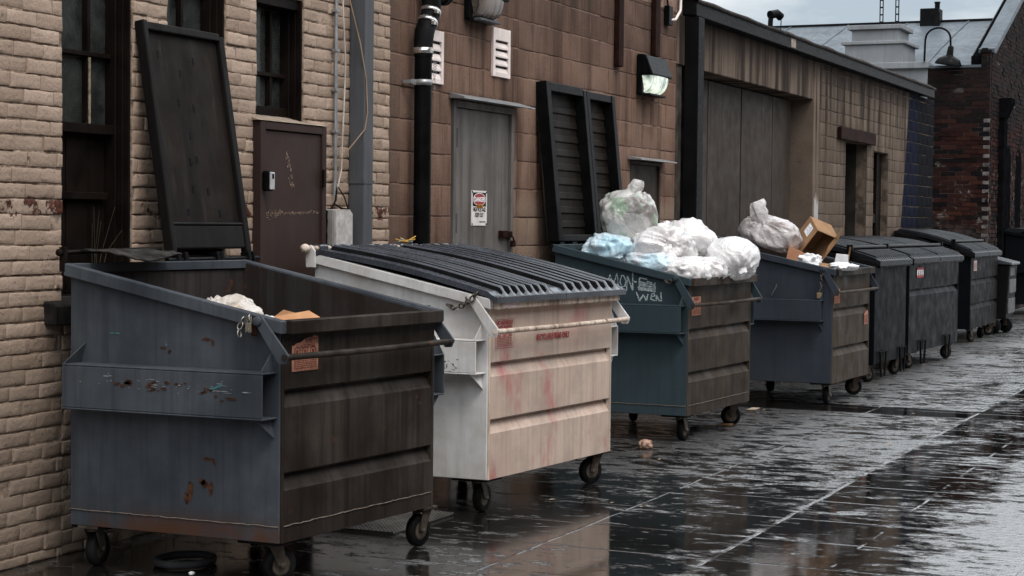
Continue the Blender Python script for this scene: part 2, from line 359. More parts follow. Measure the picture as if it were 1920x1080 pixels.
TAN = brick_paint('painted_brick'); TANM = mortar_mat('painted_mortar', (.12, .087, .065), (.36, .268, .204), 14)
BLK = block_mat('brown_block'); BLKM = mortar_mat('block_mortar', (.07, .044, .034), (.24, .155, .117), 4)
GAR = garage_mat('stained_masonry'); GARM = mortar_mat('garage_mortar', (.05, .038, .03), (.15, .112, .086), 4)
RED = redbrick_mat('old_red_brick'); REDM = mortar_mat('red_mortar', (.010, .009, .009), (.10, .083, .075), 2.5)
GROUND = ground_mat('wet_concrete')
DARKWOOD = plain('black_brown_wood', (0.0084, 0.00595, 0.00504), .45, var=.4, scale=5, streak=.5)
DOORBROWN = paint('brown_door_paint', (0.0408, 0.0255, 0.02295), (0.0323, 0.0204, 0.0187), sa=.25, chips=(0.17, 0.119, 0.0935), chip_t=.72, rough=.42)
GLASSD = plain('dusty_dark_glass', (.024, .026, .024), .22, var=.5, scale=7, bump=.05, spec=.35)
GREYDOOR = paint('grey_door_paint', (0.1175, 0.1062, 0.09825), (0.1439, 0.1314, 0.1222), streak=(0.03819, 0.03075, 0.02762), sa=.55, grime=.45, grime_c=(0.05875, 0.05031, 0.04515), rough=.5)
STEELGREY = paint('grey_steel_paint', (0.06426, 0.06664, 0.0714), (0.0833, 0.08568, 0.09044), streak=(0.02856, 0.02856, 0.03094), sa=.4, rough=.45)
GALV = plain('galvanised_metal', (0.304, 0.304, 0.304), .38, .6, var=.2, scale=9)
WHITEPT = plain('dirty_white_paint', (0.651, 0.5586, 0.5184), .5, var=.12, scale=5, streak=.25)
BLACKPL = plain('black_plastic', (0.0044, 0.0044, 0.004675), .34, var=.35, scale=7)
BLACKWORN = paint('worn_black_plastic', (0.005915, 0.00546, 0.00546), (0.009555, 0.00819, 0.007735), streak=(0.01593, 0.01365, 0.01229), sa=.5, lite=.35, rough=.42, grime=.5, grime_c=(0.00546, 0.00455, 0.00455), sx=9)
LIDPANEL = paint('worn_brown_black_lid', (0.00971, 0.007344, 0.005943), (0.01714, 0.01278, 0.01034), streak=(0.003998, 0.003264, 0.002584), sa=.6, rough=.5, grime=.5, grime_c=(0.006854, 0.005168, 0.004134), sx=11, seed=2.0, lite=.6, litek=3.4)
LIDSHADE = plain('shade_between_ribs', (.006, .006, .0065), .8, var=.3, scale=9, spec=.02)  # painted shade: near-black colour for the valleys between lid ribs
LIDDARK = plain('dark_ribbed_lid', (.006, .0068, .0085), .45, var=.35, scale=5, spec=.15, bump=.0)
LIDWET = plain('wet_dark_lid', (.040, .044, .053), .28, var=.35, scale=5, spec=.5, bump=.0)
RUBBER = plain('black_rubber', (.008, .008, .0085), .55, var=.5, scale=12)
RUSTPIPE = plain('rusted_iron', (0.01581, 0.006534, 0.004628), .7, var=.45, scale=10, streak=.5)
BLUE1 = paint('slate_blue_paint', (.034, .039, .047), (.078, .086, .096), streak=(.022, .025, .030), sa=.45, rust=.9, rust_t=.70, chips=(.12, .15, .18), chip_t=.735, grime=.35, grime_c=(.035, .038, .045), rz=.2, rough=.40, lite=.25)
TEAL3 = paint('teal_blue_paint', (.033, .048, .055), (.041, .058, .066), streak=(.020, .032, .04), sa=.4, rust=.5, rust_t=.74, grime=.2, grime_c=(.025, .04, .05), rough=.40, seed=3.1)
BLUE4 = paint('dull_blue_paint', (0.0306, 0.03655, 0.0459), (0.0425, 0.0493, 0.06035), streak=(0.0238, 0.0272, 0.0357), sa=.45, rust=.4, rust_t=.74, grime=.4, grime_c=(0.0425, 0.0408, 0.0425), rough=.42, seed=5.7, lite=.2)
GRIME1 = paint('grimy_brown_front', (.018, .0135, .0105), (.048, .039, .032), streak=(0.00864, 0.006286, 0.004687), sa=.7, rust=.5, rust_t=.62, grime=.6, grime_c=(0.01296, 0.008381, 0.006026), rough=.5, lite=.2, seed=1.2)
GRIME3 = paint('grimy_brown_front_streaked', (0.0408, 0.02968, 0.0215), (0.0544, 0.03958, 0.02846), streak=(0.01224, 0.007915, 0.005692), sa=.65, rust=.3, rust_t=.66, grime=.5, grime_c=(0.01904, 0.01253, 0.008854), rough=.5, lite=.2, seed=8.2)
GRIME4 = paint('grimy_tan_front', (0.0544, 0.03951, 0.02797), (0.0672, 0.04892, 0.03526), streak=(0.016, 0.01129, 0.008512), sa=.7, rust=.3, rust_t=.66, grime=.4, grime_c=(0.0192, 0.0138, 0.01034), rough=.5, lite=.2, seed=6.6)
WHITE2 = paint('worn_white_paint', (0.56, 0.5386, 0.5253), (0.64, 0.6257, 0.6115), streak=(0.336, 0.3168, 0.3058), sa=.35, rust=.95, rust_t=.645, chips=(0.048, 0.03564, 0.03136), chip_t=.735, grime=.5, grime_c=(.34, .30, .265), rough=.42, seed=2.4)
WHITE2F = paint('stained_white_front', (0.4704, 0.3499, 0.2852), (0.5544, 0.4322, 0.3585), streak=(0.2016, 0.1399, 0.1059), sa=.40, rust=.7, rust_t=.72, grime=.7, grime_c=(0.336, 0.2675, 0.2241), rough=.5, red=(0.3864, 0.1235, 0.1222), seed=7.7, sx=26)
WHITERIM = paint('rusty_white_rim', (0.54, 0.432, 0.3478), (0.648, 0.5443, 0.4554), streak=(0.099, 0.05616, 0.03312), sa=.85, rust=.9, rust_t=.64, grime=.5, grime_c=(0.18, 0.1123, 0.07452), rough=.5, seed=9.9, sx=24)
INNER = paint('dirty_bin_inside', (0.027, 0.02474, 0.02423), (0.0375, 0.03274, 0.03064), streak=(0.0135, 0.009457, 0.007838), sa=.7, rust=.7, rust_t=.6, grime=.7, grime_c=(0.024, 0.01455, 0.01069), rough=.6, seed=4.0, lite=.3)
DARKBIN = paint('dark_bin_paint', (0.00273, 0.00351, 0.00468), (0.00429, 0.00507, 0.00663), streak=(0.00858, 0.00858, 0.00975), sa=.3, grime=.4, grime_c=(0.00351, 0.0039, 0.00468), rough=.42, spec=.03, seed=11.0, lite=.35)
DARKBIN2 = paint('dark_brown_bin_paint', (0.005382, 0.004661, 0.004661), (0.007688, 0.006522, 0.006336), streak=(0.003075, 0.00261, 0.00261), sa=.4, rough=.48, spec=.03, seed=12.0, lite=.3)
DARKBIN3 = paint('faded_black_bin_paint', (0.004464, 0.005208, 0.006696), (0.006696, 0.00744, 0.0093), streak=(0.0186, 0.0186, 0.02009), sa=.45, rough=.5, spec=.03, seed=14.0, lite=.3, sx=7)
CHAIN = plain('dull_chain_steel', (.30, .28, .25), .35, .9, var=.3, scale=30)
CARDB = plain('brown_cardboard', (0.24, 0.14, 0.076), .8, var=.18, scale=8, bump=.1)
CARDD = plain('dark_cardboard', (.16, .09, .05), .8, var=.2, scale=8, bump=.1)
PAPER = plain('white_paper', (.72, .71, .72), .75, var=.1, scale=20)
BAGW = plastic_bag('white_bag_plastic', (.80, .78, .78), tint=(.78, .73, .71), tint2=(.70, .67, .67), trans=.14, sc=3.2)
BAGR = plastic_bag('round_bag_plastic', (.80, .79, .79), tint=(.80, .77, .76), tint2=(.73, .71, .71), trans=.14, dirt=.15, sc=2.6)
BAGC = plastic_bag('clear_bag_plastic', (.60, .58, .55), tint=(.16, .135, .125), tint2=(.30, .40, .29), trans=.15, sc=5.5, rough=.25)
BAGB = plastic_bag('pale_blue_bag_plastic', (.66, .78, .84), tint=(.46, .70, .82), trans=.14, dirt=.1)
BAGS = plastic_bag('white_and_blue_bag_plastic', (.74, .74, .75), tint=(.50, .70, .80), trans=.14, dirt=.2, sc=3)
BAGK = plastic_bag('knotted_bag_plastic', (.68, .64, .63), tint=(.42, .36, .345), trans=.22, sc=5.0)
BAG1 = plastic_bag('cream_bag_plastic', (.70, .64, .58), tint=(.58, .45, .34), trans=.25)
DECAL_O = plain('faded_orange_sticker', (.34, .155, .105), .6, var=.3, scale=40)
DECAL_OD = plain('sticker_dark_print', (.12, .045, .035), .6, var=.3, scale=30)
REDINK = plain('red_ink', (.28, .05, .055), .55, var=.15, scale=20)
BLACKINK = plain('black_ink', (.016, .016, .017), .5, var=.2, scale=20)
WHITEINK = plain('white_ink', (.72, .70, .69), .6, var=.1, scale=20)
SIGNW = plain('sign_white', (.60, .555, .53), .5, var=.08, scale=15, streak=.12)
CHALK = plain('white_chalk', (.46, .52, .53), .9, var=.35, scale=60)
ROOFW = plain('white_roof_membrane', (0.07069, 0.08316, 0.09508), .42, var=.22, scale=1.2, bump=.3)
WALLW = plain('white_stucco', (0.1872, 0.1927, 0.1983), .7, var=.12, scale=2, streak=.3)
STONE = plain('dark_sill_stone', (0.02, 0.0175, 0.016), .7, var=.4, scale=14, bump=.5)
FASCIA = plain('dark_fascia_paint', (0.00616, 0.00616, 0.006737), .45, var=.3, scale=4, streak=.3)
ROOFD = plain('rusty_roof_edge', (0.027, 0.0216, 0.0192), .7, var=.5, scale=9)
MATTE = plain('matte_black', (.0045, .0045, .005), .95, var=.3, spec=.0)
PANELG = paint('grey_panel_paint', (0.04045, 0.03079, 0.02455), (0.05316, 0.04123, 0.03343), streak=(0.01965, 0.01484, 0.01201), sa=.5, grime=.5, grime_c=(0.02889, 0.02364, 0.02089), rough=.55, seed=2.2)
PLASTERD = plain('dark_grey_plaster', (0.0252, 0.0231, 0.021), .8, var=.3, scale=5, streak=.3)

# ---------------------------------------------------------------- masonry generators
def fill(mb, rects, pz, zph, L, x0, dep, jt, rng, front='x', nu=4, nv=2, rough=.003, jit=.002, mi=0, stagger=.5, bulge=.004, lenjit=0.0, yoff=0.0, eps=.006, wav=.0, sm=True, jtv=None, und=1.0):
    """bricks in running bond over (a0,a1,z0,z1) rectangles; front face at x0 facing +X (front='x') or -Y (front='y')"""
    for (a0, a1, z0, z1) in rects:
        k0 = math.floor((z0 - zph) / pz); k1 = math.ceil((z1 - zph) / pz)
        for k in range(k0, k1):
            lo = max(z0, zph + k * pz); hi = min(z1, zph + (k + 1) * pz)
            if hi - lo < jt + .01: continue
            off = (k % 2) * L * stagger + ((k * 7919) % 13) / 13 * lenjit + yoff
            i0 = math.floor((a0 - off) / L)
            i = i0
            while off + i * L < a1:
                u = max(a0, off + i * L); w = min(a1, off + (i + 1) * L); i += 1
                if w - u < jt + .015: continue
                jv = jtv or jt; u0 = u + jv / 2; u1 = w - jv / 2; l0 = lo + jt / 2; l1 = hi - jt / 2
                wv = wav * mnoise.noise(Vector((u0 * 1.3, k * .37, 2.0))); l0 += wv + rng.gauss(0, wav * .25); l1 += wv + rng.gauss(0, wav * .25)
                eu_ = eps / (u1 - u0); ev_ = eps / (l1 - l0)
                FA = [0.0, eu_] + [eu_ + (1 - 2 * eu_) * q / (nu - 2) for q in range(1, nu - 2)] + [1 - eu_, 1.0] if nu >= 3 else [q / nu for q in range(nu + 1)]
                FB = [0.0, ev_] + [ev_ + (1 - 2 * ev_) * q / (nv - 2) for q in range(1, nv - 2)] + [1 - ev_, 1.0] if nv >= 3 else [q / nv for q in range(nv + 1)]
                dx = rng.gauss(0, jit); tilt = rng.gauss(0, jit * .6); vs = []; sd = rng.random() * 50
                for b in range(nv + 1):
                    for a in range(nu + 1):
                        fa = FA[a]; fb = FB[b]
                        eu = min(fa, 1 - fa); ev = min(fb, 1 - fb)
                        y = u0 + (u1 - u0) * fa; z = l0 + (l1 - l0) * fb
                        nn = mnoise.noise(Vector((y * 23 + sd, z * 23, sd)))
                        n2 = mnoise.noise(Vector((y * 60, z * 60 + sd, sd)))
                        ed = bulge if (eu == 0 or ev == 0) else 0
                        if eu == 0: y += n2 * rough * .8
                        if ev == 0: z += nn * rough * .9
                        vs.append((x0 + dx + tilt * (fb - .5) - ed + nn * rough * und, y, z))
                n = (nu + 1) * (nv + 1); ring = [a for a in range(nu + 1)] + [(b * (nu + 1) + nu) for b in range(1, nv + 1)] + [nv * (nu + 1) + a for a in range(nu - 1, -1, -1)] + [b * (nu + 1) for b in range(nv - 1, 0, -1)]
                fs = [(b * (nu + 1) + a, b * (nu + 1) + a + 1, (b + 1) * (nu + 1) + a + 1, (b + 1) * (nu + 1) + a) for b in range(nv) for a in range(nu)]
                back = [(x0 - dep, vs[r_][1], vs[r_][2]) for r_ in ring]
                vs2 = vs + back; m_ = len(ring)
                for q in range(m_): fs.append((ring[q], n + q, n + (q + 1) % m_, ring[(q + 1) % m_]))
                if front == 'y': vs2 = [(y, -(x - x0) + x0, z) for x, y, z in vs2]; fs = [f[::-1] for f in fs]; 
                mb.add(vs2, fs, mi, sm)
rng = random.Random(7)

# ---------------------------------------------------------------- ground
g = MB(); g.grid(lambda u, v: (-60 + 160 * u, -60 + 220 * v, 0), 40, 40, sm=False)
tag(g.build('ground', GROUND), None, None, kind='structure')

# ---------------------------------------------------------------- tan brick building
B1 = thing('brick_building', 'tan painted brick building with tall black framed windows at the near left', 'building', (-1, 6.5, 0))
mb = MB()
rects = [(3.0, 6.75, 0, 3.25), (6.75, 7.29, 0, 1.07), (7.29, 7.58, 0, 3.25), (7.58, 8.11, 0, 1.2), (8.11, 8.41, 0, 3.25), (8.41, 8.91, 0, 2.05), (8.91, 9.95, 0, 3.25)]
fill(mb, rects, .0695, 1.019, .205, 0.0, .14, .0082, rng, nu=8, nv=5, rough=.0050, jit=.0026, bulge=.0016, lenjit=.07, eps=.0026, wav=.0055, jtv=.0050, sm=True, und=.35)
mb.build('wall', TAN, B1, world=True)
mb = MB()
for (a0, a1, z0, z1) in rects: mb.box((-.16, a0 + .001, z0), (-.0070, a1 - .001, z1 - .001))
mb.box((-.16, 2.0, 3.25), (-.004, 9.95, 6.2)); mb.box((-7, 2.0, 0), (-.62, 9.9, 6.2))
mb.box((-.16, 6.75, 3.1), (-.02, 7.29, 3.249)); mb.box((-.16, 7.58, 3.1), (-.02, 8.11, 3.249)); mb.box((-.16, 8.41, 2.80), (-.02, 8.91, 3.249))
mb.build('backing_wall', TANM, B1, world=True)
def window(y0, y1, z0, z1, bars_z, rail_z, mull, low_board=None, light_mullion=False):
    X = -.12
    f = MB(); f.box((X - .1, y1 - .014, z0), (-.012, y1 - .002, z1)); f.box((X - .1, y0 + .002, z0), (-.05, y0 + .05, z1)); f.box((X - .1, y0 + .05, z1 - .06), (-.03, y1 - .0145, z1 - .002))
    f.box((X - .1, y1 - .034, z0), (X + .040, y1 - .0145, z1 - .061)); f.box((X - .1, y0 + .051, z0 + .002), (X + .03, y1 - .035, z0 + .07)); f.box((X + .0405, y1 - .022, z0), (X + .075, y1 - .0146, z1 - .061))
    fo = f.build('window', DARKWOOD, B1, world=True, bevel=.004)
    s = MB()
    for z in bars_z:
        s = MB(); s.box((X - .02, y0 + .051, z - .011), (X + .018, y1 - .036, z + .011)); s.build('sash_bar', DARKWOOD, fo, world=True, bevel=.003)
    for z in rail_z:
        s = MB(); s.box((X - .03, y0 + .051, z - .024), (X + .035, y1 - .036, z + .024)); s.build('sash_rail', DARKWOOD, fo, world=True, bevel=.003)
    mm = MB()
    zt = rail_z[0] + .024 if rail_z else z0 + .07
    zs = [zt] + sorted(b for b in bars_z if b > zt) + [z1 - .061]
    for a, b in zip(zs[:-1], zs[1:]): mm.box((X - .018, mull - .011, a + .012), (X + .012, mull + .011, b - .012))
    mm.build('mullion', [DARKWOOD], fo, world=True)
    p = MB(); p.box((X - .03, y0 + .04, zt), (X - .021, y1 - .02, z1 - .05)); p.build('pane', GLASSD, fo, world=True)
    if low_board:
        d = MB(); ya = y0 + .05; yb = y1 - .036
        for i in range(3): d.box((X - .04, ya + (yb - ya) * i / 3 + .002, z0 + .07), (X - .02 + .004 * (i % 2), ya + (yb - ya) * (i + 1) / 3 - .002, zt - .05))
        d.box((X - .015, ya, low_board - .018), (X + .015, yb - .02, low_board + .018))
        d.build('boarded_panel', DARKWOOD, fo, world=True, bevel=.003)
    return fo
w1 = window(6.75, 7.29, 1.13, 3.1, [2.34, 2.72], [1.985], 7.085, 1.665)
wm_ = MB(); wm_.box((-.107, 7.079, 2.01), (-.100, 7.09, 2.325)); wm_.build('peeling_mullion', plain('flaking_tan_paint', (.22, .175, .125), .7, var=.4, scale=40), w1, world=True)
window(7.58, 8.11, 1.3, 3.1, [2.34, 2.75], [1.985], 7.86)
window(8.41, 8.91, 2.12, 2.80, [2.37], [], 8.73)
mb = MB(); mb.prism([(.065, 1.07), (.065, 1.155), (.055, 1.17), (-.13, 1.20), (-.13, 1.07)], 'y', 6.62, 7.36); mb.prism([(.03, 1.205), (-.13, 1.28), (-.13, 1.205)], 'y', 7.585, 8.10)
mb.build('sill', STONE, B1, world=True, bevel=.006)
mb = MB(); mb.prism([(.055, 2.098), (-.13, 2.15), (-.13, 2.098)], 'y', 8.36, 9.10); mb.build('door_head', plain('dirty_tan_ledge', (.24, .19, .15), .8, var=.3, scale=10), B1, world=True)
# brown metal door
d = MB(); d.box((-.05, 8.375, .0), (.05, 8.425, 2.095)); d.box((-.05, 9.04, .0), (.05, 9.085, 2.095)); d.box((-.05, 8.426, 2.05), (.0495, 9.039, 2.0945))
do = d.build('door', DOORBROWN, B1, world=True, bevel=.003)
d = MB(); d.box((-.02, 8.427, .03), (.036, 9.038, 2.046)); leaf = d.build('door_leaf', DOORBROWN, do, world=True, bevel=.002)
rs = MB(); r2 = random.Random(5)
for i in range(210):
    q_ = r2.random(); y = 8.43 + .59 * q_; z = 1.588 + .035 * (y - 8.43) + r2.gauss(0, .010 if q_ < .3 else .004); a = .002 + .009 * r2.random() ** 2; b = .0012 + .0045 * r2.random() ** 2
    pts = [(y + a * math.cos(k) * (0.7 + .5 * r2.random()), z + b * math.sin(k) * (0.7 + .5 * r2.random())) for k in (0, 1, 2, 3, 4, 5)]
    rs.add([(.0375, p, q) for p, q in pts], [(0, 1, 2, 3, 4, 5)])
for i in range(46):
    tt = r2.random(); y = 8.66 + .07 * tt + r2.gauss(0, .010); z = 1.93 - .20 * tt + r2.gauss(0, .012); a = .002 + .006 * r2.random(); b = .004 + .011 * r2.random()
    rs.add([(.0375, y - a, z), (.0375, y, z - b), (.0375, y + a, z), (.0375, y, z + b)], [(0, 1, 2, 3)])
rs.build('paint_scrape', plain('bare_scraped_paint', (.22, .155, .115), .8, var=.4, scale=60), leaf, world=True)
d = MB(); 
for z in (1.80,): d.box((.051, 9.03, z - .05), (.064, 9.055, z + .05))
d.build('hinge', DARKWOOD, do, world=True)

# ---------------------------------------------------------------- brown block building
B2 = thing('block_building', 'brown concrete block building in the middle with a grey metal door', 'building', (-1, 12.5, 0))
mb = MB()
rb = [(9.955, 10.84, 0, 3.45), (10.84, 11.83, 2.375, 3.45), (11.83, 14.28, 0, 3.45), (14.28, 15.04, 2.095, 3.45), (15.04, 15.43, 0, 3.45), (14.28, 15.04, 0, .9)]
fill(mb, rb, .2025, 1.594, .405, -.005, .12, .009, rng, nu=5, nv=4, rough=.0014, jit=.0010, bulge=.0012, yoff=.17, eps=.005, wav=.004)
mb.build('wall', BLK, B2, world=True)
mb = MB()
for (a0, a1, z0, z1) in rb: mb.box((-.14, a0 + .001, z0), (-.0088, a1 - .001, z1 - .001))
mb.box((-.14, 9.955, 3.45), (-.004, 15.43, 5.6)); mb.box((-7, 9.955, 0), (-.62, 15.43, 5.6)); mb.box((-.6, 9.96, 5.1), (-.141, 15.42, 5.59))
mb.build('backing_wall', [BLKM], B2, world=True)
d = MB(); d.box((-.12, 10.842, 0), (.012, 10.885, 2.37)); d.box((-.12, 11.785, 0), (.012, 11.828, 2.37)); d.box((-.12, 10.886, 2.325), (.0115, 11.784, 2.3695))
do = d.build('door', GREYDOOR, B2, world=True, bevel=.003)
d = MB(); d.box((-.06, 10.887, .02), (-.012, 11.783, 2.322)); dl = d.build('door_leaf', GREYDOOR, do, world=True, bevel=.002)
d = MB()
for z in (2.12, 1.55): d = MB(); d.tube([(.008, 10.889, z - .065), (.008, 10.889, z + .065)], .011, 8); d.build('hinge', STEELGREY, do, world=True)
d = MB(); d.prism([(0.0, 2.405), (.004, 2.415), (.11, 2.385), (.11, 2.375), (.0, 2.38)], 'y', 10.79, 11.90); d.box((.09, 11.901, 2.372), (.112, 11.97, 2.383)); d.build('door_cap', GALV, do, world=True)
d = MB(); d.box((-.0125, 11.62, 1.45), (.03, 11.70, 1.50)); d.box((-.005, 11.70, 1.455), (.02, 11.80, 1.495)); d.tube([(.03, 11.75, 1.47), (.045, 11.75, 1.455), (.045, 11.77, 1.425), (.03, 11.78, 1.42)], .007, 6); d.box((.02, 11.755, 1.385), (.045, 11.80, 1.43))
d.build('latch', RUSTPIPE, do, world=True, bevel=.003)
d = MB(); d.box((-.1, 14.282, .9), (-.005, 14.31, 2.09)); d.box((-.1, 15.01, .9), (-.005, 15.038, 2.09)); d.box((-.1, 14.311, 2.06), (-.0055, 15.009, 2.0895)); d.box((-.1, 14.311, .91), (-.025, 15.009, 2.059))
h_ = d.build('hatch_door', PANELG, B2, world=True, bevel=.003)
d = MB(); d.prism([(0, 2.125), (.12, 2.10), (.12, 2.092), (0, 2.098)], 'y', 14.20, 15.12); d.build('hatch_cap', GALV, h_, world=True)
d = MB(); d.tube([(.002, 14.318, 1.80), (.002, 14.318, 1.88)], .012, 8); d.build('hinge', DARKWOOD, h_, world=True)
def vent(y0, y1, z0, z1, blank):
    f = MB(); X = .012; t_ = .035
    f.box((-.02, y0, z0), (X, y0 + t_, z1)); f.box((-.02, y1 - t_, z0), (X, y1, z1)); f.box((-.02, y0 + t_ + .0005, z1 - blank), (X - .0005, y1 - t_ - .0005, z1 - .0005)); f.box((-.02, y0 + t_ + .0005, z0 + .0005), (X - .0005, y1 - t_ - .0005, z0 + .02))
    o = f.build('vent', WHITEPT, B2, world=True, bevel=.002)
    n = 4; h = (z1 - blank - z0 - .02) / n; s = MB(); k = MB()
    for i in range(n):
        zb = z0 + .02 + h * i
        s.prism([(X - .002, zb + .001), (X - .002, zb + .012), (-.004, zb + h * .78), (-.008, zb + h * .78), (-.008, zb + .001)], 'y', y0 + t_ + .001, y1 - t_ - .001)
    s.build('louvre', WHITEPT, o, world=True)
    k.box((-.0045, y0 + .01, z0 + .01), (-.003, y1 - .01, z1 - .01)); k.build('vent_back', BLACKPL, o, world=True)
    return o
vent(10.40, 10.68, 2.455, 2.80, .07); vent(11.46, 11.75, 2.575, 2.915, .085)

# ---------------------------------------------------------------- things fixed to the walls
T = thing('downspout', 'tall square grey metal downspout between tan brick and brown block', 'downspout', (.05, 9.49, 0))
d = MB(); d.box((.002, 9.43, 0.1), (.105, 9.545, 5.5)); 
d.build('pipe', STEELGREY, T, world=True, bevel=.006, seg=2)
d = MB(); d.box((.001, 9.425, 1.78), (.108, 9.55, 1.80)); d.build('seam', STEELGREY, T, world=True)
T = thing('conduit', 'thin grey conduit with a white cable tied to it on tan brick', 'conduit', (.02, 9.24, 0))
d = MB(); d.tube([(.022, 9.235, 4.0), (.022, 9.235, 1.82), (.02, 9.23, 1.70)], .011, 8); d.build('pipe', GALV, T, world=True)
d = MB()
for z in (2.08, 2.32, 2.55, 2.78): d = MB(); d.box((.004, 9.215, z - .008), (.036, 9.258, z + .008)); d.build('clip', GALV, T, world=True)
r3 = random.Random(3)
def wob(p0, p1, n, a, rr):
    p0 = Vector(p0); p1 = Vector(p1); out = []
    for i in range(n + 1):
        t_ = i / n; q = p0.lerp(p1, t_); out.append((q.x + rr.gauss(0, a * .4), q.y + rr.gauss(0, a), q.z))
    return out
d = MB(); d.tube([(.035, 9.28, 3.6), (.035, 9.29, 2.8), (.04, 9.315, 2.5), (.035, 9.315, 2.3), (.035, 9.295, 2.05), (.035, 9.285, 1.86), (.04, 9.245, 1.78), (.03, 9.24, 1.74)], .0048, 6)
d.build('white_cable', plain('dull_white_cable', (.42, .38, .34), .6), T, world=True)
d = MB(); d.tube([(.03, 9.36, 3.6), (.02, 9.375, 2.9), (.09, 9.405, 2.6), (.11, 9.44, 2.4), (.11, 9.46, 2.2), (.11, 9.43, 2.1), (.06, 9.33, 1.98), (.035, 9.28, 1.92), (.03, 9.25, 1.8)], .004, 6)
d.build('tan_cable', plain('tan_cable', (.22, .155, .105), .6), T, world=True)
d = MB(); d.tube([(.03, 9.24, 1.76), (.035, 9.22, 1.68), (.03, 9.14, 1.58), (.03, 9.11, 1.50), (.03, 9.12, 1.35)], .006, 6); d.tube([(.03, 9.25, 1.76), (.035, 9.32, 1.70), (.03, 9.37, 1.64), (.03, 9.37, 1.58)], .004, 6); d.tube([(.03, 9.12, 1.60), (.04, 9.2, 1.655), (.03, 9.3, 1.63), (.04, 9.38, 1.625)], .006, 6); d.tube([(.025, 9.13, 1.62), (.03, 9.135, 1.5), (.025, 9.125, 1.36)], .006, 6)
d.build('loose_wire', DARKWOOD, T, world=True)
T = thing('electrical_box', 'small grey weathered electrical box on tan brick below the conduit', 'electrical box', (.04, 9.22, 1.3))
d = MB(); d.box((.002, 9.13, 1.36), (.07, 9.345, 1.625)); d.build('box', plain('box_grey', (.24, .225, .21), .6, var=.2), T, world=True, bevel=.006)
d = MB(); d.prism([(9.14, 1.37), (9.335, 1.37), (9.335, 1.60), (9.31, 1.615), (9.14, 1.615)], 'x', .0705, .085); d.box((.0852, 9.17, 1.385), (.087, 9.32, 1.57)); d.build('cover', plain('box_cover', (.40, .37, .35), .6, var=.2, scale=20), T, world=True, bevel=.004)
T = thing('lock_box', 'small black and silver key lock box on the brown metal door', 'lock box', (.07, 8.43, 1.7))
d = MB(); d.box((.051, 8.385, 1.715), (.092, 8.445, 1.825)); d.build('case', BLACKPL, T, world=True, bevel=.01, seg=2)
d = MB(); d.box((.0925, 8.392, 1.722), (.102, 8.438, 1.818)); fo = d.build('face', plain('silver_plastic', (.42, .41, .41), .35, .3), T, world=True, bevel=.006, seg=2)
d = MB(); d.box((.1022, 8.408, 1.782), (.1035, 8.426, 1.808)); d.build('dial_window', BLACKPL, fo, world=True)
# black vent pipe with rubber elbow
T = thing('drain_pipe', 'thick black pipe with rubber elbow and steel clamps on the brown wall', 'pipe', (.08, 10.24, 0))
d = MB(); d.tube([(.085, 10.235, .05), (.085, 10.235, 2.66)], .056, 20); d.build('pipe', BLACKPL, T, world=True)
d = MB(); path = [(.085, 10.235, 2.60), (.085, 10.235, 2.69), (.085, 10.25, 2.755), (.085, 10.29, 2.82), (.085, 10.33, 2.88), (.085, 10.345, 2.93), (.085, 10.33, 3.0), (.085, 10.31, 3.1), (.085, 10.31, 3.4)]
d.tube(path, [.060, .061, .063, .060, .060, .062, .06, .058, .058], 20); d.build('rubber_elbow', RUBBER, T, world=True)
d = MB()
BST = plain('bright_steel', (.55, .53, .51), .25, .9)
d.lathe([(.063, -.018), (.066, -.018), (.066, .018), (.063, .018)], (.085, 10.235, 2.635), (0, 0, 1), 24); d.box((.145, 10.19, 2.62), (.156, 10.22, 2.65)); d.build('clamp', BST, T, world=True)
d = MB(); d.lathe([(.064, -.013), (.0675, -.013), (.0675, .013), (.064, .013)], (.085, 10.288, 2.818), (0, .53, .85), 24); d.box((.14, 10.235, 2.80), (.16, 10.26, 2.82)); d.build('clamp', BST, T, world=True)
d = MB(); d.lathe([(.064, -.013), (.0675, -.013), (.0675, .013), (.064, .013)], (.085, 10.333, 2.888), (0, .45, .9), 24)
d.box((.14, 10.275, 2.875), (.16, 10.3, 2.895))
d.build('clamp', BST, T, world=True)
d = MB(); d.lathe([(.058, -.018), (.060, -.018), (.060, .018), (.058, .018)], (.085, 10.235, 2.435), (0, 0, 1), 24); d.box((.055, 10.13, 2.418), (.062, 10.182, 2.452)); d.box((.055, 10.288, 2.418), (.062, 10.34, 2.452)); d.box((.0, 10.115, 2.425), (.062, 10.135, 2.447)); d.box((.0, 10.33, 2.425), (.062, 10.352, 2.447))
d.build('bracket', GALV, T, world=True)
d = MB(); d.tube([(.085, 10.36, 3.02), (.085, 10.50, 3.02)], .06, 16); d.tube([(.085, 10.48, 3.02), (.085, 10.53, 3.02)], .07, 16); d.build('side_branch', RUBBER, T, world=True)
def text(body, size, mat, parent, origin, ux, uy, name='lettering', sx=1.0, extr=.0006, align='LEFT', bold=0.0):
    cu = bpy.data.curves.new(name, 'FONT'); cu.body = body; cu.size = size; cu.extrude = extr; cu.align_x = align; cu.offset = bold
    ob = bpy.data.objects.new(name, cu); COL.objects.link(ob)
    bpy.context.view_layer.update()
    me = bpy.data.meshes.new_from_object(ob.evaluated_get(bpy.context.evaluated_depsgraph_get()))
    bpy.data.objects.remove(ob); bpy.data.curves.remove(cu)
    ux = Vector(ux).normalized(); uy = Vector(uy).normalized(); uz = ux.cross(uy); o = Vector(origin)
    for v in me.vertices:
        c = v.co; v.co = o + ux * c.x * sx + uy * c.y + uz * c.z
    me.materials.clear(); me.materials.append(mat)
    r_ = bpy.data.objects.new(name, me); COL.objects.link(r_); r_.parent = parent
    return r_
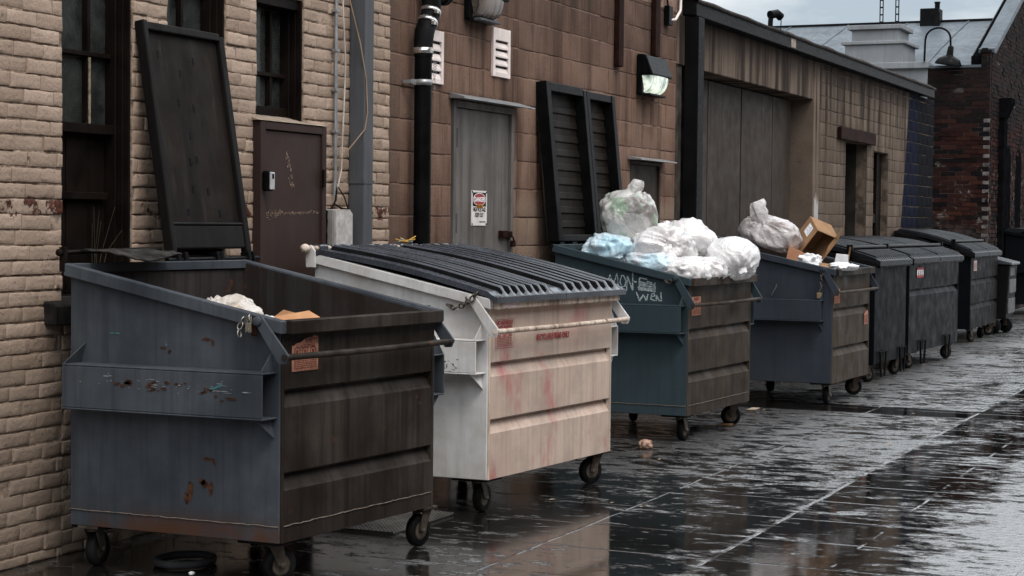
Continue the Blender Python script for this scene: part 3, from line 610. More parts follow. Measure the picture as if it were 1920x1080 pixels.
def text_w(body, size, mat, parent, origin, ux, uy, **k):
    Mi = wm(parent).inverted(); M3 = Mi.to_3x3()
    return text(body, size, mat, parent, Mi @ Vector(origin), M3 @ Vector(ux), M3 @ Vector(uy), **k)
text_w('300Cper -n-', .062, plain('faded_print', (.20, .19, .20), .7), T, (.1435, 10.262, 2.575), (0, 0, -1), (0, 1, 0), sx=.62, name='printed_mark')
# warning sign
T = thing('warning_sign', 'white danger high voltage sign screwed to the grey metal door', 'sign', (-.008, 11.29, 1.52))
d = MB(); d.box((-.0115, 11.165, 1.535), (-.007, 11.415, 1.775)); d.build('plate', SIGNW, T, world=True)
d = MB(); d.box((-.0069, 11.183, 1.667), (-.0062, 11.398, 1.762)); d.build('header_field', BLACKINK, T, world=True)
def disc(mb, x, cy, cz, ry, rz, n=28): mb.add([(x, cy + ry * math.cos(2 * math.pi * k / n), cz + rz * math.sin(2 * math.pi * k / n)) for k in range(n)], [tuple(range(n))])
d = MB(); disc(d, -.0058, 11.29, 1.715, .103, .044); d.build('oval_border', WHITEINK, T, world=True)
d = MB(); disc(d, -.0054, 11.29, 1.715, .096, .040); d.build('oval', REDINK, T, world=True)
text_w('DANGER', .044, WHITEINK, T, (-.005, 11.29, 1.700), (0, 1, 0), (0, 0, 1), sx=.98, align='CENTER', bold=.0012)
text_w('HIGH VOLTAGE', .040, BLACKINK, T, (-.0066, 11.29, 1.632), (0, 1, 0), (0, 0, 1), sx=.72, align='CENTER', bold=.001)
text_w('KEEP OUT', .040, BLACKINK, T, (-.0066, 11.29, 1.594), (0, 1, 0), (0, 0, 1), sx=.74, align='CENTER', bold=.001)
d = MB()
for i in range(9): d.box((-.0068, 11.29 + i * .012, 1.556), (-.0064, 11.297 + i * .012 + .003 * (i % 2), 1.565))
d.build('small_print', BLACKINK, T, world=True)
d = MB(); d.box((-.0052, 11.245, 1.655), (-.0046, 11.345, 1.682)); d.build('orange_label', plain('orange_label', (.36, .15, .035), .6, var=.4, scale=60), T, world=True)
d = MB()
for i in range(6): d.box((-.0045, 11.252 + i * .015, 1.659), (-.0042, 11.259 + i * .015, 1.678 - .004 * (i % 3)))
d.build('label_print', BLACKINK, T, world=True)
d = MB()
for y in (11.175, 11.405):
    for z in (1.765, 1.545): d = MB(); d.lathe([(.0, .004), (.006, .003), (.008, 0)], (-.007, y, z), (1, 0, 0), 10); d.build('screw', BLACKPL, T, world=True)
# wall lamps
def lamp(y0, y1, z0, z1, lit, label):
    T = thing('wall_lamp', label, 'lamp', (.0, (y0 + y1) / 2, z0)); ym = (y0 + y1) / 2; h = z1 - z0
    d = MB(); d.box((.0, y0 + .02, z0), (.05, y1 - .02, z1)); d.build('back_plate', BLACKPL, T, world=True, bevel=.012, seg=2)
    d = MB(); d.prism([(.051, z1), (.09, z1 - .012), (.15, z0 + h * .52), (.15, z0 + h * .47), (.051, z0 + h * .47)], 'y', y0, y1)
    d.build('hood', BLACKPL, T, world=True, bevel=.01, seg=2)
    d = MB()
    def gl(u, v):
        a = v * math.pi / 2; x = .052 + .094 * math.cos(a) ** .8; z = z0 + .02 + h * .445 * (1 - math.sin(a)); e = abs(u - .5) * 2
        y = y0 + .015 + (y1 - y0 - .03) * u; k = 1 - .28 * (v ** 2)
        return (x - .03 * e ** 4, ym + (y - ym) * k, z)
    d.grid(gl, 18, 12, flip=True)
    sid = [[], []]
    L_ = MB()
    for s_ in (0, 1):
        pts = [gl(float(s_), j / 12) for j in range(13)] + [(.052, gl(float(s_), 1)[1], z0 + .02), (.052, gl(float(s_), 0)[1], z0 + h * .465)]
        d.add(pts, [tuple(range(len(pts)))])
    d.build('lens', LENS_ON if lit else LENS_OFF, T, world=True)
    d = MB(); d.box((.052, y0 + .06, z0 - .002), (.11, y1 - .06, z0 + .017)); d.build('latch', BLACKPL if lit else STEELGREY, T, world=True, bevel=.004)
    return T
t = NT('lit_lens'); y_ = t.noise(1, 3, vec=t.mapv((1, 40, 3))); nz = t.noise(9, 3)
t.b.inputs['Emission Strength'].default_value = 1.0
ec = t.mix(t.ramp(t.math('ADD', t.math('MULTIPLY', y_, .5), t.math('MULTIPLY', nz, .6)), .38, .72), (.07, .095, .09), (.95, 1.05, .85))
t.t.links.new(ec, t.b.inputs['Emission Color']); LENS_ON = t.fin((.3, .34, .32), .12, t.bump(y_, .5, .01))
t = NT('unlit_lens'); y_ = t.noise(1, 3, vec=t.mapv((1, 25, 4)))
LENS_OFF = t.fin(t.mix(t.ramp(y_, .4, .6), (.06, .05, .045), (.20, .16, .135)), .12, t.bump(y_, .4, .01))
lamp(14.36, 14.88, 2.645, 2.99, True, 'lit black wall lamp with a glowing lens on brown block wall')
lamp(10.98, 11.42, 2.915, 3.25, False, 'unlit wall lamp with clear lens above the white vent and grey door')
for (ya, yb, zb, lab) in ((13.84, 13.95, 2.84, 'long rusty iron strap ending left of the lit wall lamp'), (14.73, 14.85, 3.0, 'short rusty iron strap ending just above the lit wall lamp')):
    d = MB(); d.box((.002, ya, zb), (.045, yb, 5.0)); o = d.build('iron_strap', RUSTPIPE, None, bevel=.004, loc=(0, ya, zb)); tag(o, lab, 'iron strap', 'rusty iron straps on the block wall')
T = thing('cable_box', 'small black junction box with a white cable at the block wall end', 'junction box', (.03, 15.1, 3.3))
d = MB(); d.box((.002, 15.06, 3.30), (.05, 15.16, 3.47)); d.tube([(.03, 15.08, 3.45), (.03, 15.04, 3.6), (.03, 15.03, 3.9)], .008, 6); d.build('box', BLACKPL, T, world=True, bevel=.006)
d = MB(); d.tube([(.04, 15.13, 3.35), (.06, 15.2, 3.36), (.07, 15.30, 3.45), (.06, 15.34, 3.6), (.05, 15.36, 3.9)], .012, 8); d.build('white_cable', WHITEPT, T, world=True)

# ---------------------------------------------------------------- unseen building added across the alley to cut sky light and reflections
OB = thing('opposite_sky_blocker', 'unseen dark building added across the alley to block sky light, right of the camera', 'building', (8.2, 10, 0))
d = MB(); d.box((8.2, -18, 0), (14, 20, 5.2)); d.build('wall', plain('sky_blocker_wall', (.09, .06, .048), .85, var=.3, scale=2), OB, world=True)
d = MB(); d.box((8.1, -18.1, 5.201), (14.1, 20.1, 5.4)); d.build('cornice', FASCIA, OB, world=True)

# ---------------------------------------------------------------- garage
G = thing('garage_building', 'low stained masonry garage with wide sheet doors and dark sloping eave', 'garage', (-1, 21, 0))
mb = MB()
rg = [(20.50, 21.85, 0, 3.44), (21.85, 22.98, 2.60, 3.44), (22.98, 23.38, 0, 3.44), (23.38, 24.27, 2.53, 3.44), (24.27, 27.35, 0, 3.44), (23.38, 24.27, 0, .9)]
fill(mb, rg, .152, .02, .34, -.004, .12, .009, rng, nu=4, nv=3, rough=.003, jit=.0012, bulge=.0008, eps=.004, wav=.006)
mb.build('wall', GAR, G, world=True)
mb = MB()
for (a0, a1, z0, z1) in rg: mb.box((-.14, a0 + .001, z0), (-.011, a1 - .001, z1 - .001))
mb.box((-5, 15.9, 0), (-.62, 27.30, 3.3)); mb.box((-.6, 27.2, 0), (-.13, 27.345, 3.43))
mb.build('backing_wall', GARM, G, world=True)
mb = MB(); mb.box((-.30, 15.44, 2.99), (0.0, 20.24, 3.44)); mb.box((-.30, 20.24, 0), (.012, 20.495, 3.435)); mb.box((-.25, 15.82, 0), (-.002, 16.02, 2.988))
mb.build('concrete_frame', GAR, G, world=True, bevel=.008)
for i, (a, b) in enumerate(((15.9, 17.02), (17.05, 18.15), (18.18, 19.33), (19.36, 20.10))):
    d = MB(); d.box((-.29, a, .03), (-.22 - .003 * (i % 2), b, 2.97)); d.build('door_panel', PANELG, G, world=True, bevel=.003)
d = MB(); d.box((-.32, 15.9, 0), (-.295, 20.239, 2.98)); d.build('door_gap', BLACKPL, G, world=True)
d = MB(); d.box((-.50, 21.85, 0), (-.42, 22.98, 2.7)); d.box((-.42, 22.98, 0), (-.141, 23.06, 2.7)); d.box((-.139, 22.9815, 0), (-.006, 22.99, 2.6)); d.box((-.42, 21.77, 0), (-.15, 21.849, 2.7)); d.box((-.42, 21.85, 2.605), (-.141, 22.98, 2.7)); d.build('recessed_doorway', PLASTERD, G, world=True)
d = MB(); d.box((.002, 21.40, 2.60), (.05, 23.26, 2.745)); d.build('rusty_lintel', RUSTPIPE, G, world=True, bevel=.005)
d = MB(); d.box((-.2, 23.38, .9), (-.10, 24.27, .95)); d.box((-.2, 23.38, .951), (-.12, 23.46, 2.53)); d.box((-.2, 24.0, .951), (-.10, 24.27, 2.53)); d.box((-.2, 23.461, 1.6), (-.11, 23.999, 1.72)); d.box((-.2, 23.461, 2.1), (-.13, 23.999, 2.14))
wo = d.build('window', DARKWOOD, G, world=True, bevel=.004)
d = MB(); d.box((-.19, 23.46, .96), (-.175, 24.0, 2.52)); d.build('pane', plain('hazy_glass', (.075, .07, .062), .2, var=.2, scale=3), wo, world=True)
d = MB(); d.prism([(-.9, 3.58), (.115, 3.44), (.115, 3.565), (.09, 3.575), (-.9, 3.75)], 'y', 15.62, 26.75)
d.build('eave', FASCIA, G, world=True, bevel=.004)
rr_ = random.Random(12)
d = MB(); pr = []
def redge(u, v):
    y = 15.6 + 11.2 * u; a = [(.132, 3.555), (.14, 3.572), (.125, 3.592), (.02, 3.618), (-1.5, 3.84)][int(v * 4 + .5)]
    w = mnoise.noise(Vector((y * 2.3, a[0] * 5, 1))) * .012
    return (a[0] + w * .6, y, a[1] + (w if a[0] < .13 else w * .4))
d.grid(redge, 120, 4, sm=False); d.build('roof', ROOFD, G, world=True)
d = MB(); d.box((.001, 15.63, 0), (.135, 15.80, 3.43)); d.build('steel_post', FASCIA, G, world=True, bevel=.006)
d = MB(); d.box((-.12, 15.432, 0), (-.02, 15.629, 3.9)); d.box((-.12, 15.80, 0), (.05, 15.84, 3.43)); d.build('timber_strip', plain('scorched_timber', (.055, .046, .040), .8, var=.5, scale=6, streak=.6), G, world=True, bevel=.004)
d = MB(); d.box((.1155, 18.83, 3.455), (.117, 19.02, 3.55)); d.build('bare_patch', plain('bare_wood_patch', (.26, .21, .18), .8, var=.3, scale=20), G, world=True)
T = thing('roof_camera', 'small black hooked vent head with a thin wire on the garage roof edge', 'roof vent', (-.5, 20.2, 3.7))
d = MB(); d.tube([(-.5, 20.17, 3.68), (-.5, 20.18, 3.88), (-.5, 20.20, 3.95)], .03, 8); d.tube([(-.5, 20.16, 3.96), (-.45, 20.26, 3.985), (-.42, 20.32, 3.95)], .05, 10); d.build('head', BLACKPL, T, world=True)
d = MB(); d.tube([(-.45, 20.3, 3.99), (-.45, 20.45, 3.93), (-.45, 20.44, 3.84), (-.45, 20.36, 3.75), (-.4, 20.6, 3.74), (-.35, 21.3, 3.76), (-.3, 22.2, 3.70)], .006, 5); d.build('wire', BLACKPL, T, world=True)

# ---------------------------------------------------------------- old red brick building at the end
E_ = thing('red_brick_building', 'old dark red brick building with white roof at the alley end', 'building', (-2, 33, 0))
mb = MB()
fill(mb, [(-1.02, .06, 0, 4.33), (-.10, .06, 4.33, 4.58)], .0765, .0, .255, 32.0, .12, .010, rng, front='y', nu=2, nv=1, rough=.003, jit=.004, bulge=.0, sm=False)
mb.build('front_wall', RED, E_, world=True)
mb = MB(); mb.box((-1.02, 32.011, 0), (.05, 32.3, 4.33)); mb.box((-.10, 32.011, 4.33), (.05, 32.29, 4.58)); mb.build('front_backing', REDM, E_, world=True)
mb = MB()
def rakez(y): return 4.58 + (y - 32.2) * .41
k = 0
for k in range(80):
    z0 = .0765 * k; 
    y1 = 60 if z0 < 4.5 else 60
    ys = 32.14 if z0 < 4.55 else 32.2 + (z0 + .08 - 4.58) / .41
    segs = [(ys, min(40.0, 60))]
    ops = [(33.0, 33.36, 0, 3.75), (33.78, 34.42, .9, 2.86), (35.05, 35.75, .9, 2.86), (36.4, 37.1, .9, 2.86)]
    for (a, b, za, zb) in ops:
        if za <= z0 < zb:
            ns = []
            for (p, q) in segs:
                if q <= a or p >= b: ns.append((p, q)); continue
                if p < a: ns.append((p, a))
                if q > b: ns.append((b, q))
            segs = ns
    fill(mb, [(p, q, z0, z0 + .0765) for p, q in segs if q - p > .05], .0765, .0, .26, .06, .10, .010, rng, nu=1, nv=1, rough=.003, jit=.004, bulge=.0, sm=False)
mb.build('side_wall', RED, E_, world=True)
mb = MB(); mb.prism([(32.14, 0), (40, 0), (40, rakez(40) - .05), (32.3, 4.54), (32.14, 4.54)], 'x', -.30, -.02); mb.build('side_backing', MATTE, E_, world=True)
mb = MB(); mb.prism([(32.14, 4.1), (40, 4.1), (40, rakez(40) - .02), (32.3, 4.56), (32.14, 4.56)], 'x', -.019, .05); mb.prism([(34.43, 0), (35.04, 0), (35.04, 4.09), (34.43, 4.09)], 'x', -.019, .05); mb.prism([(33.37, 0), (33.77, 0), (33.77, 4.09), (33.37, 4.09)], 'x', -.019, .05); mb.prism([(35.76, 0), (36.39, 0), (36.39, 4.09), (35.76, 4.09)], 'x', -.019, .05)
mb.build('side_mortar', REDM, E_, world=True)
mb = MB()
WWB = plain('white_washed_brick', (.085, .075, .07), .8, var=.6, scale=7)
for k in range(0, 33, 2):
    mb = MB(); z = .0765 * (k + 12); mb.box((-.045, 31.993, z + .006), (.065, 32.02, z + .070)); mb.build('white_corner_brick', WWB, E_, world=True, bevel=.004)
mb = MB(); mb.box((.05, 33.02, 0), (.16, 33.34, 3.5)); mb.prism([(.05, 3.5), (.16, 3.5), (.28, 3.78), (.28, 3.86), (.05, 3.86)], 'y', 32.98, 33.38); mb.build('iron_pilaster', MATTE, E_, world=True, bevel=.01)
for y in (33.78, 35.05, 36.4):
    a = MB(); n = 10; yc = y + .33; pts = [(y - .02, .9), (y + .68, .9)] + [(yc + .35 * math.cos(math.pi * i / n), 2.75 + .30 * math.sin(math.pi * i / n)) for i in range(n + 1)]
    a.prism(pts, 'x', -.015, .064); a.build('arched_window', MATTE, E_, world=True)
mb = MB()   # roof slope, rake coping, parapets, chimney block
def roofpt(u, v):
    x = -9 + 8.72 * u; y = 32.3 + 4.2 * v; z = 4.28 + 1.36 * (v ** .9) + .02 * mnoise.noise(Vector((x * 1.7, y * 1.7, 0)))
    return (x, y, z)
mb.grid(roofpt, 60, 24); mb.build('roof', ROOFW, E_, world=True)
for x in (-7.2, -6.0, -4.8, -3.6, -2.4, -1.2):
    mb = MB(); pts = [Vector(roofpt((x + 9) / 8.72, q / 12)) for q in range(13)]; mb.tube([(p.x + .10 * (q_ / 12), p.y, p.z + .004) for q_, p in enumerate(pts)], .016, 6); mb.build('roof_seam', ROOFW, E_, world=True)
mb = MB(); mb.box((-9, 36.42, 5.60), (-.31, 36.56, 5.668)); mb.build('ridge_cap', FASCIA, E_, world=True, bevel=.01)
mb = MB(); mb.prism([(32.12, 4.585), (32.28, 4.585), (40.1, rakez(40.1) - .02), (40.1, rakez(40.1) + .10), (32.28, 4.69), (32.12, 4.66)], 'x', -.17, .10); mb.build('coping', ROOFW, E_, world=True)
mb = MB(); mb.prism([(32.3, 4.2), (40.1, 4.4), (40.1, rakez(40.1) - .03), (32.3, 4.57)], 'x', -.305, -.29); mb.build('parapet_inside', FASCIA, E_, world=True)
mb = MB(); mb.box((-.12, 31.97, 4.581), (.08, 32.11, 4.62)); mb.box((-.10, 32.0, 4.621), (.0, 32.1, 4.66)); mb.build('pier_cap', FASCIA, E_, world=True)
mb = MB(); mb.box((-1.0, 31.99, 4.331), (-.101, 32.28, 4.375)); mb.build('parapet_cap', ROOFW, E_, world=True)
mb = MB(); mb.box((-9, 32.0, 0), (-1.022, 32.4, 4.33)); mb.build('white_parapet', WALLW, E_, world=True)
mb = MB(); mb.box((-9, 31.90, 4.331), (-1.0, 32.41, 4.445)); mb.build('parapet_cornice', WALLW, E_, world=True, bevel=.01)
mb = MB(); mb.box((-2.50, 32.02, 4.446), (-1.47, 33.1, 4.78)); mb.box((-2.56, 31.97, 4.78), (-1.41, 33.16, 4.84)); mb.box((-2.40, 32.1, 4.841), (-1.57, 33.0, 5.05)); mb.box((-2.47, 32.03, 5.051), (-1.50, 33.07, 5.13)); mb.build('chimney', WALLW, E_, world=True, bevel=.008)
for x in (-1.94, -1.66):
    T = thing('lattice_mast', 'narrow dark lattice mast rising from the white chimney, %s one' % ('left' if x < -1.8 else 'right'), 'mast', (x, 32.4, 5.13), group='lattice masts on the chimney')
    d = MB()
    for s_ in (-.027, .027): d.box((x + s_ - .008, 32.39, 5.131), (x + s_ + .008, 32.41, 6.4))
    for i in range(10): d.box((x - .018, 32.392, 5.2 + i * .13), (x + .018, 32.408, 5.225 + i * .13))
    d.build('frame', FASCIA, T, world=True)
T = thing('roof_vent', 'dark metal box with a short flue on the white roof ridge', 'roof vent', (-1.85, 36.2, 5.5))
d = MB(); d.box((-2.0, 36.1, 5.4), (-1.63, 36.5, 5.87)); d.build('box', FASCIA, T, world=True, bevel=.01)
d = MB(); d.box((-1.72, 36.05, 5.5), (-1.60, 36.095, 5.78)); d.tube([(-1.68, 36.2, 5.871), (-1.68, 36.2, 5.97)], .05, 10); d.tube([(-1.68, 36.2, 5.97), (-1.68, 36.2, 6.0)], .06, 10); d.build('flue', FASCIA, T, world=True)
T = thing('gooseneck_lamp', 'black gooseneck barn lamp arching above the red brick corner', 'lamp', (-1.05, 31.9, 4.4))
pth = [(-1.06, 31.88, 4.44)] + [(-1.05, 31.88, 4.83)] + [(-.83 - .215 * math.cos(math.pi * i / 12), 31.88, 4.83 + .19 * math.sin(math.pi * i / 12)) for i in range(13)] + [(-.61, 31.88, 4.70)]
d = MB(); d.tube(pth, .018, 8); d.build('arm', BLACKPL, T, world=True)
ax = (.16, -.10, 1)
d = MB(); d.lathe([(.03, .30), (.05, .28), (.058, .16), (.07, .13), (.12, .115), (.19, .07), (.225, .0), (.232, -.03), (.22, -.03), (.17, .05), (0.0, .1)], (-.64, 31.86, 4.40), ax, 28); d.build('shade', BLACKPL, T, world=True)

# ---------------------------------------------------------------- dumpsters
def caster(parent, x, y, ang, r=.078, w=.045, z0=.19, stray=None):
    ca, sa = math.cos(ang), math.sin(ang)
    ox, oy = x - ca * .035, y - sa * .035
    def P(a, b, z): return (ox + ca * a - sa * b, oy + sa * a + ca * b, z)
    d = MB()
    d.obox(P(-.02, -.05, z0 - .012), Vector((ca, sa, 0)) * .11, Vector((-sa, ca, 0)) * .10, (0, 0, .012))
    for s_ in (-1, 1):
        b0 = s_ * (w / 2 + .006); pts = [(-.022, r), (.022, r), (.07, z0 - .015), (.0, z0 - .015)]
        v = [P(a, b0 - .003, z) for a, z in pts] + [P(a, b0 + .003, z) for a, z in pts]
        d.add(v, [(0, 1, 2, 3), (7, 6, 5, 4), (0, 4, 5, 1), (1, 5, 6, 2), (2, 6, 7, 3), (3, 7, 4, 0)])
    d.lathe([(0, -w / 2 - .016), (.011, -w / 2 - .016), (.011, w / 2 + .016), (0, w / 2 + .016)], P(0, 0, r), (-sa, ca, 0), 10)
    d.lathe([(0, 0), (.03, 0), (.03, .016), (0, .016)], P(.04, 0, z0 - .028), (0, 0, 1), 12)
    c = d.build('caster', CASTERM, parent, bevel=.001)
    d = MB(); hw = w / 2
    d.lathe([(r * .62, -hw), (r * .9, -hw), (r * .98, -hw * .7), (r, 0), (r * .98, hw * .7), (r * .9, hw), (r * .62, hw)], P(0, 0, r), (-sa, ca, 0), 28)
    wh = d.build('wheel', RUBBER, c)
    d = MB(); d.lathe([(0, -hw * .7), (r * .4, -hw * .6), (r * .62, -hw * .85), (r * .62, hw * .85), (r * .4, hw * .6), (0, hw * .7)], P(0, 0, r), (-sa, ca, 0), 20); d.build('hub', HUBM, c)
CASTERM = plain('worn_caster_steel', (.07, .055, .045), .45, .4, var=.5, scale=14); HUBM = plain('caster_hub', (.09, .075, .06), .5, .2, var=.4, scale=20)

def dumpster(label, fl, fr, D, zb, zf, z0=.19, side=BLUE1, front=GRIME1, rim=None, frim=None, ribs=(.84, .486), bar_z=.985, bar_out=.06, pocket=(.72, .92), gp=None, casters=None, no_bar=False, no_pocket=False, weld=True, bar_mat=None, pocket_mat=None, inner=INNER, ribd=.035, pk_in=0.0, corner=None):
    v = Vector((fr[0] - fl[0], fr[1] - fl[1], 0)); W = v.length; th = math.atan2(-v.x, v.y); sh = -math.tan(th)
    T = thing('dumpster', label, 'dumpster', (fl[0], fl[1], 0), th, gp)
    rim = rim or side; frim = frim or front; t_ = .012
    zt = lambda x: zf + (zb - zf) * (-x / D)
    # tub: two side panels, back and floor
    d = MB()
    for y in (0, W - t_): d.prism([(0, z0), (0, zf), (-D, zb), (-D, z0)], 'y', y, y + t_)
    d.box((-D, t_, z0), (-D + t_, W - t_, zb - .001)); d.box((-D + t_, t_, z0 + .002), (-.045, W - t_, z0 + .016))
    d.shear(sh).build('body', side, T, bevel=.003)
    d = MB(); e = t_ + .002
    for (ya, yb) in ((e, e + .004), (W - e - .004, W - e)): d.prism([(-.05, z0 + .02), (-.02, zf - .008), (-D + t_ + .002, zb - .012), (-D + t_ + .002, z0 + .02)], 'y', ya, yb)
    d.box((-D + t_ + .002, e + .005, z0 + .018), (-D + t_ + .006, W - e - .005, zb - .012)); d.box((-D + t_ + .007, e + .005, z0 + .018), (-.05, W - e - .005, z0 + .024))
    d.shear(sh).build('inside_lining', inner, T)
    # ribbed front panel
    prof = [(0.0, z0)]
    for rz in sorted(ribs): prof += [(0.0, rz - .075), (-.006, rz - .066), (-ribd, rz - .012), (-ribd, rz), (0.0, rz + .006)]
    prof += [(0.0, zf - .002)]
    back = [(x - .01, z) for x, z in prof][::-1]
    d = MB(); rp = prof; y0, y1 = .03, W - .03; n = len(rp)
    ny = 24
    vs = []; rw = random.Random(int(fl[1] * 100))
    for j in range(ny + 1):
        y = y0 + (y1 - y0) * j / ny
        for (x, z) in rp: vs.append((x + .004 * mnoise.noise(Vector((y * 4, z * 5, fl[1]))) + (.0006 if x == 0 else 0), y, z))
    fs = [(j * n + i, (j + 1) * n + i, (j + 1) * n + i + 1, j * n + i + 1) for j in range(ny) for i in range(n - 1)]
    d.add(vs, fs, 0, False)
    fo = d.shear(sh).build('front_panel', front, T, solid=.006)
    for ya, yb in ((t_ + .0005, y0 - .0002), (y1 + .0002, W - t_ - .0005)):
        d = MB(); d.box((-.02, ya, z0), (.0035, yb, zf - .003)); d.shear(sh).build('corner_strip', corner or front, T)
    d = MB(); d.box((-.046, e + .005, z0 + .03), (-.042, W - e - .005, zf - .01)); d.shear(sh).build('front_lining', inner, T)
    if weld:
        d = MB(); pts = [(.006, y0 + (y1 - y0) * j / 60, z0 + .072 + rw.gauss(0, .0012)) for j in range(61)]; d.tube(pts, .0028, 5)
        pts = [(-D * (1 - j / 50), -.002, z0 + .072 + rw.gauss(0, .001)) for j in range(51)]; d.tube(pts, .0025, 5); d.shear(sh).build('weld_seam', WELDM, T)
    # top rims
    hgt = .052; out = .035
    for (ya, yb) in ((-out, .008), (W - .008, W + out)):
        d = MB(); p = [(.03, zf - hgt), (.03, zf + .004), (-D - .01, zb + .004), (-D - .01, zb - hgt)]
        d.prism(p, 'y', ya, yb); d.shear(sh).build('side_rim', rim, T, bevel=.004)
    d = MB(); d.box((-.012, .0085, zf - hgt - .002), (.052, W - .0085, zf + .0055)); d.shear(sh).build('front_rim', frim, T, bevel=.004)
    d = MB(); d.box((-D - .02, .009, zb - .04), (-D + .03, W - .009, zb + .002)); d.shear(sh).build('back_rim', rim, T, bevel=.003)
    # fork pockets
    if not no_pocket:
        pm = pocket_mat or side
        for s_ in (0, 1):
            ys = lambda q: (-q if s_ == 0 else W + q)
            d = MB(); p0, p1 = pocket; xa, xb = -D + .045, -.008 - pk_in; w_ = .108
            d.box((xa, ys(.001), p1 - .008), (xb, ys(w_), p1)); d.box((xa, ys(.001), p0), (xb, ys(w_), p0 + .008)); d.box((xa, ys(w_ - .008), p0 + .0085), (xb, ys(w_ - .0002), p1 - .0085))
            d.shear(sh).build('fork_pocket', pm, T, bevel=.003)
            d = MB(); d.add([(xb - .01, ys(.001), p1 + .0005), (xb - .01, ys(w_), p1 + .0005), (xb - .008, ys(.045), p1 + .07), (xb - .008, ys(.001), p1 + .115)], [(0, 1, 2, 3)])
            d.shear(sh).build('gusset', pm, T, solid=.005); d = MB(); d.add([(xb - .03, ys(.001), p0), (xb - .03, ys(w_), p0), (xb - .015, ys(.002), p0 - .085)], [(0, 1, 2)])
            d.shear(sh).build('gusset', pm, T, solid=.005); d = MB(); d.add([(xa + .01, ys(.001), p1), (xa + .01, ys(w_), p1), (xa + .04, ys(.001), p1 + .09)], [(0, 1, 2)])
            d.shear(sh).build('gusset', pm, T, solid=.005)
    # lifting bail across the front
    if not no_bar:
        d = MB(); bo = bar_out
        d.tube([(bo, -.055, bar_z), (bo + .004, W * .5, bar_z - .003), (bo, W + .055, bar_z)], .0140, 12)
        b = d.shear(sh).build('bail_bar', bar_mat or front, T)
        for s_ in (0, 1):
            yy = -.052 if s_ == 0 else W + .040
            d = MB(); d.prism([(-.10, zf + .012), (-.055, zf + .025), (bo + .018, bar_z + .008), (bo + .005, bar_z - .028), (bo - .03, bar_z - .03)], 'y', yy, yy + .012)
            d.lathe([(0, -.014), (.02, -.014), (.02, .012), (0, .012)], (-.07, yy if s_ == 0 else yy + .012, zf + .002), (0, 1, 0), 12)
            d.shear(sh).build('bail_arm', rim, b, bevel=.002)
    cs = casters or [(-.10, .09, -2.0), (-.08, W - .06, 1.2), (-D + .10, .10, .3), (-D + .12, W - .1, 2.2)]
    for (cx, cy, an) in cs: caster(T, cx, cy + sh * cx, an, z0=z0)
    d = MB()
    for (cx, cy, an) in cs: d = MB(); d.box((max(cx - .12, -D), max(.01, cy - .09), z0 - .012), (min(cx + .1, -.005), min(W - .01, cy + .09), z0 - .001)); d.shear(sh).build('skid_plate', DARKBIN2, T)
    T['w'] = W; T['sh'] = sh; T['zf'] = zf; T['zb'] = zb; T['d'] = D
    return T
WELDM = plain('pale_weld_line', (.14, .115, .095), .6, var=.4, scale=30)
GP = 'dumpsters lined up along the alley wall'
D1 = dumpster('slate blue open dumpster with grimy brown front, nearest of the row', (1.285, 6.545), (1.405, 7.77), 1.075, 1.355, 1.132, gp=GP, casters=[(-.09, .085, -1.9), (-.045, 1.21, 1.5), (-.99, .05, -1.35), (-.9, 1.1, 2.2)])
D2 = dumpster('white painted dumpster with closed black ribbed lid and red lettering', (1.27, 8.67), (1.405, 10.165), 1.05, 1.38, 1.152, gp=GP, side=WHITE2, front=WHITE2F, rim=WHITE2, frim=WHITERIM, ribs=(.812, .508), bar_z=.985, bar_out=.075, pocket=(.757, .94), weld=False, casters=[(-.09, .09, -1.5), (-.06, 1.42, 1.15), (-.93, .1, .4), (-.9, 1.35, 2.2)], bar_mat=WHITERIM, corner=WHITERIM)
D3 = dumpster('teal dumpster overflowing with white bags, chalk writing on its side', (1.188, 12.24), (1.255, 13.60), 1.02, 1.40, 1.17, gp=GP, side=TEAL3, front=GRIME3, rim=TEAL3, frim=GRIME3, pocket=(.78, .983), ribs=(.81, .50), casters=[(-.07, .1, -1.6), (-.08, 1.27, .4), (-.93, .1, .3), (-.9, 1.2, 2.2)])
D4 = dumpster('dull blue dumpster holding an open cardboard box and knotted bag', (1.455, 15.39), (1.50, 16.62), 1.05, 1.40, 1.178, gp=GP, side=BLUE4, front=GRIME4, rim=BLUE4, frim=GRIME1, pk_in=.06, pocket=(.73, .915), ribs=(.84, .50), casters=[(-.07, .1, -1.55), (-.08, 1.15, .5), (-.95, .1, .3), (-.9, 1.1, 2.2)], weld=False)
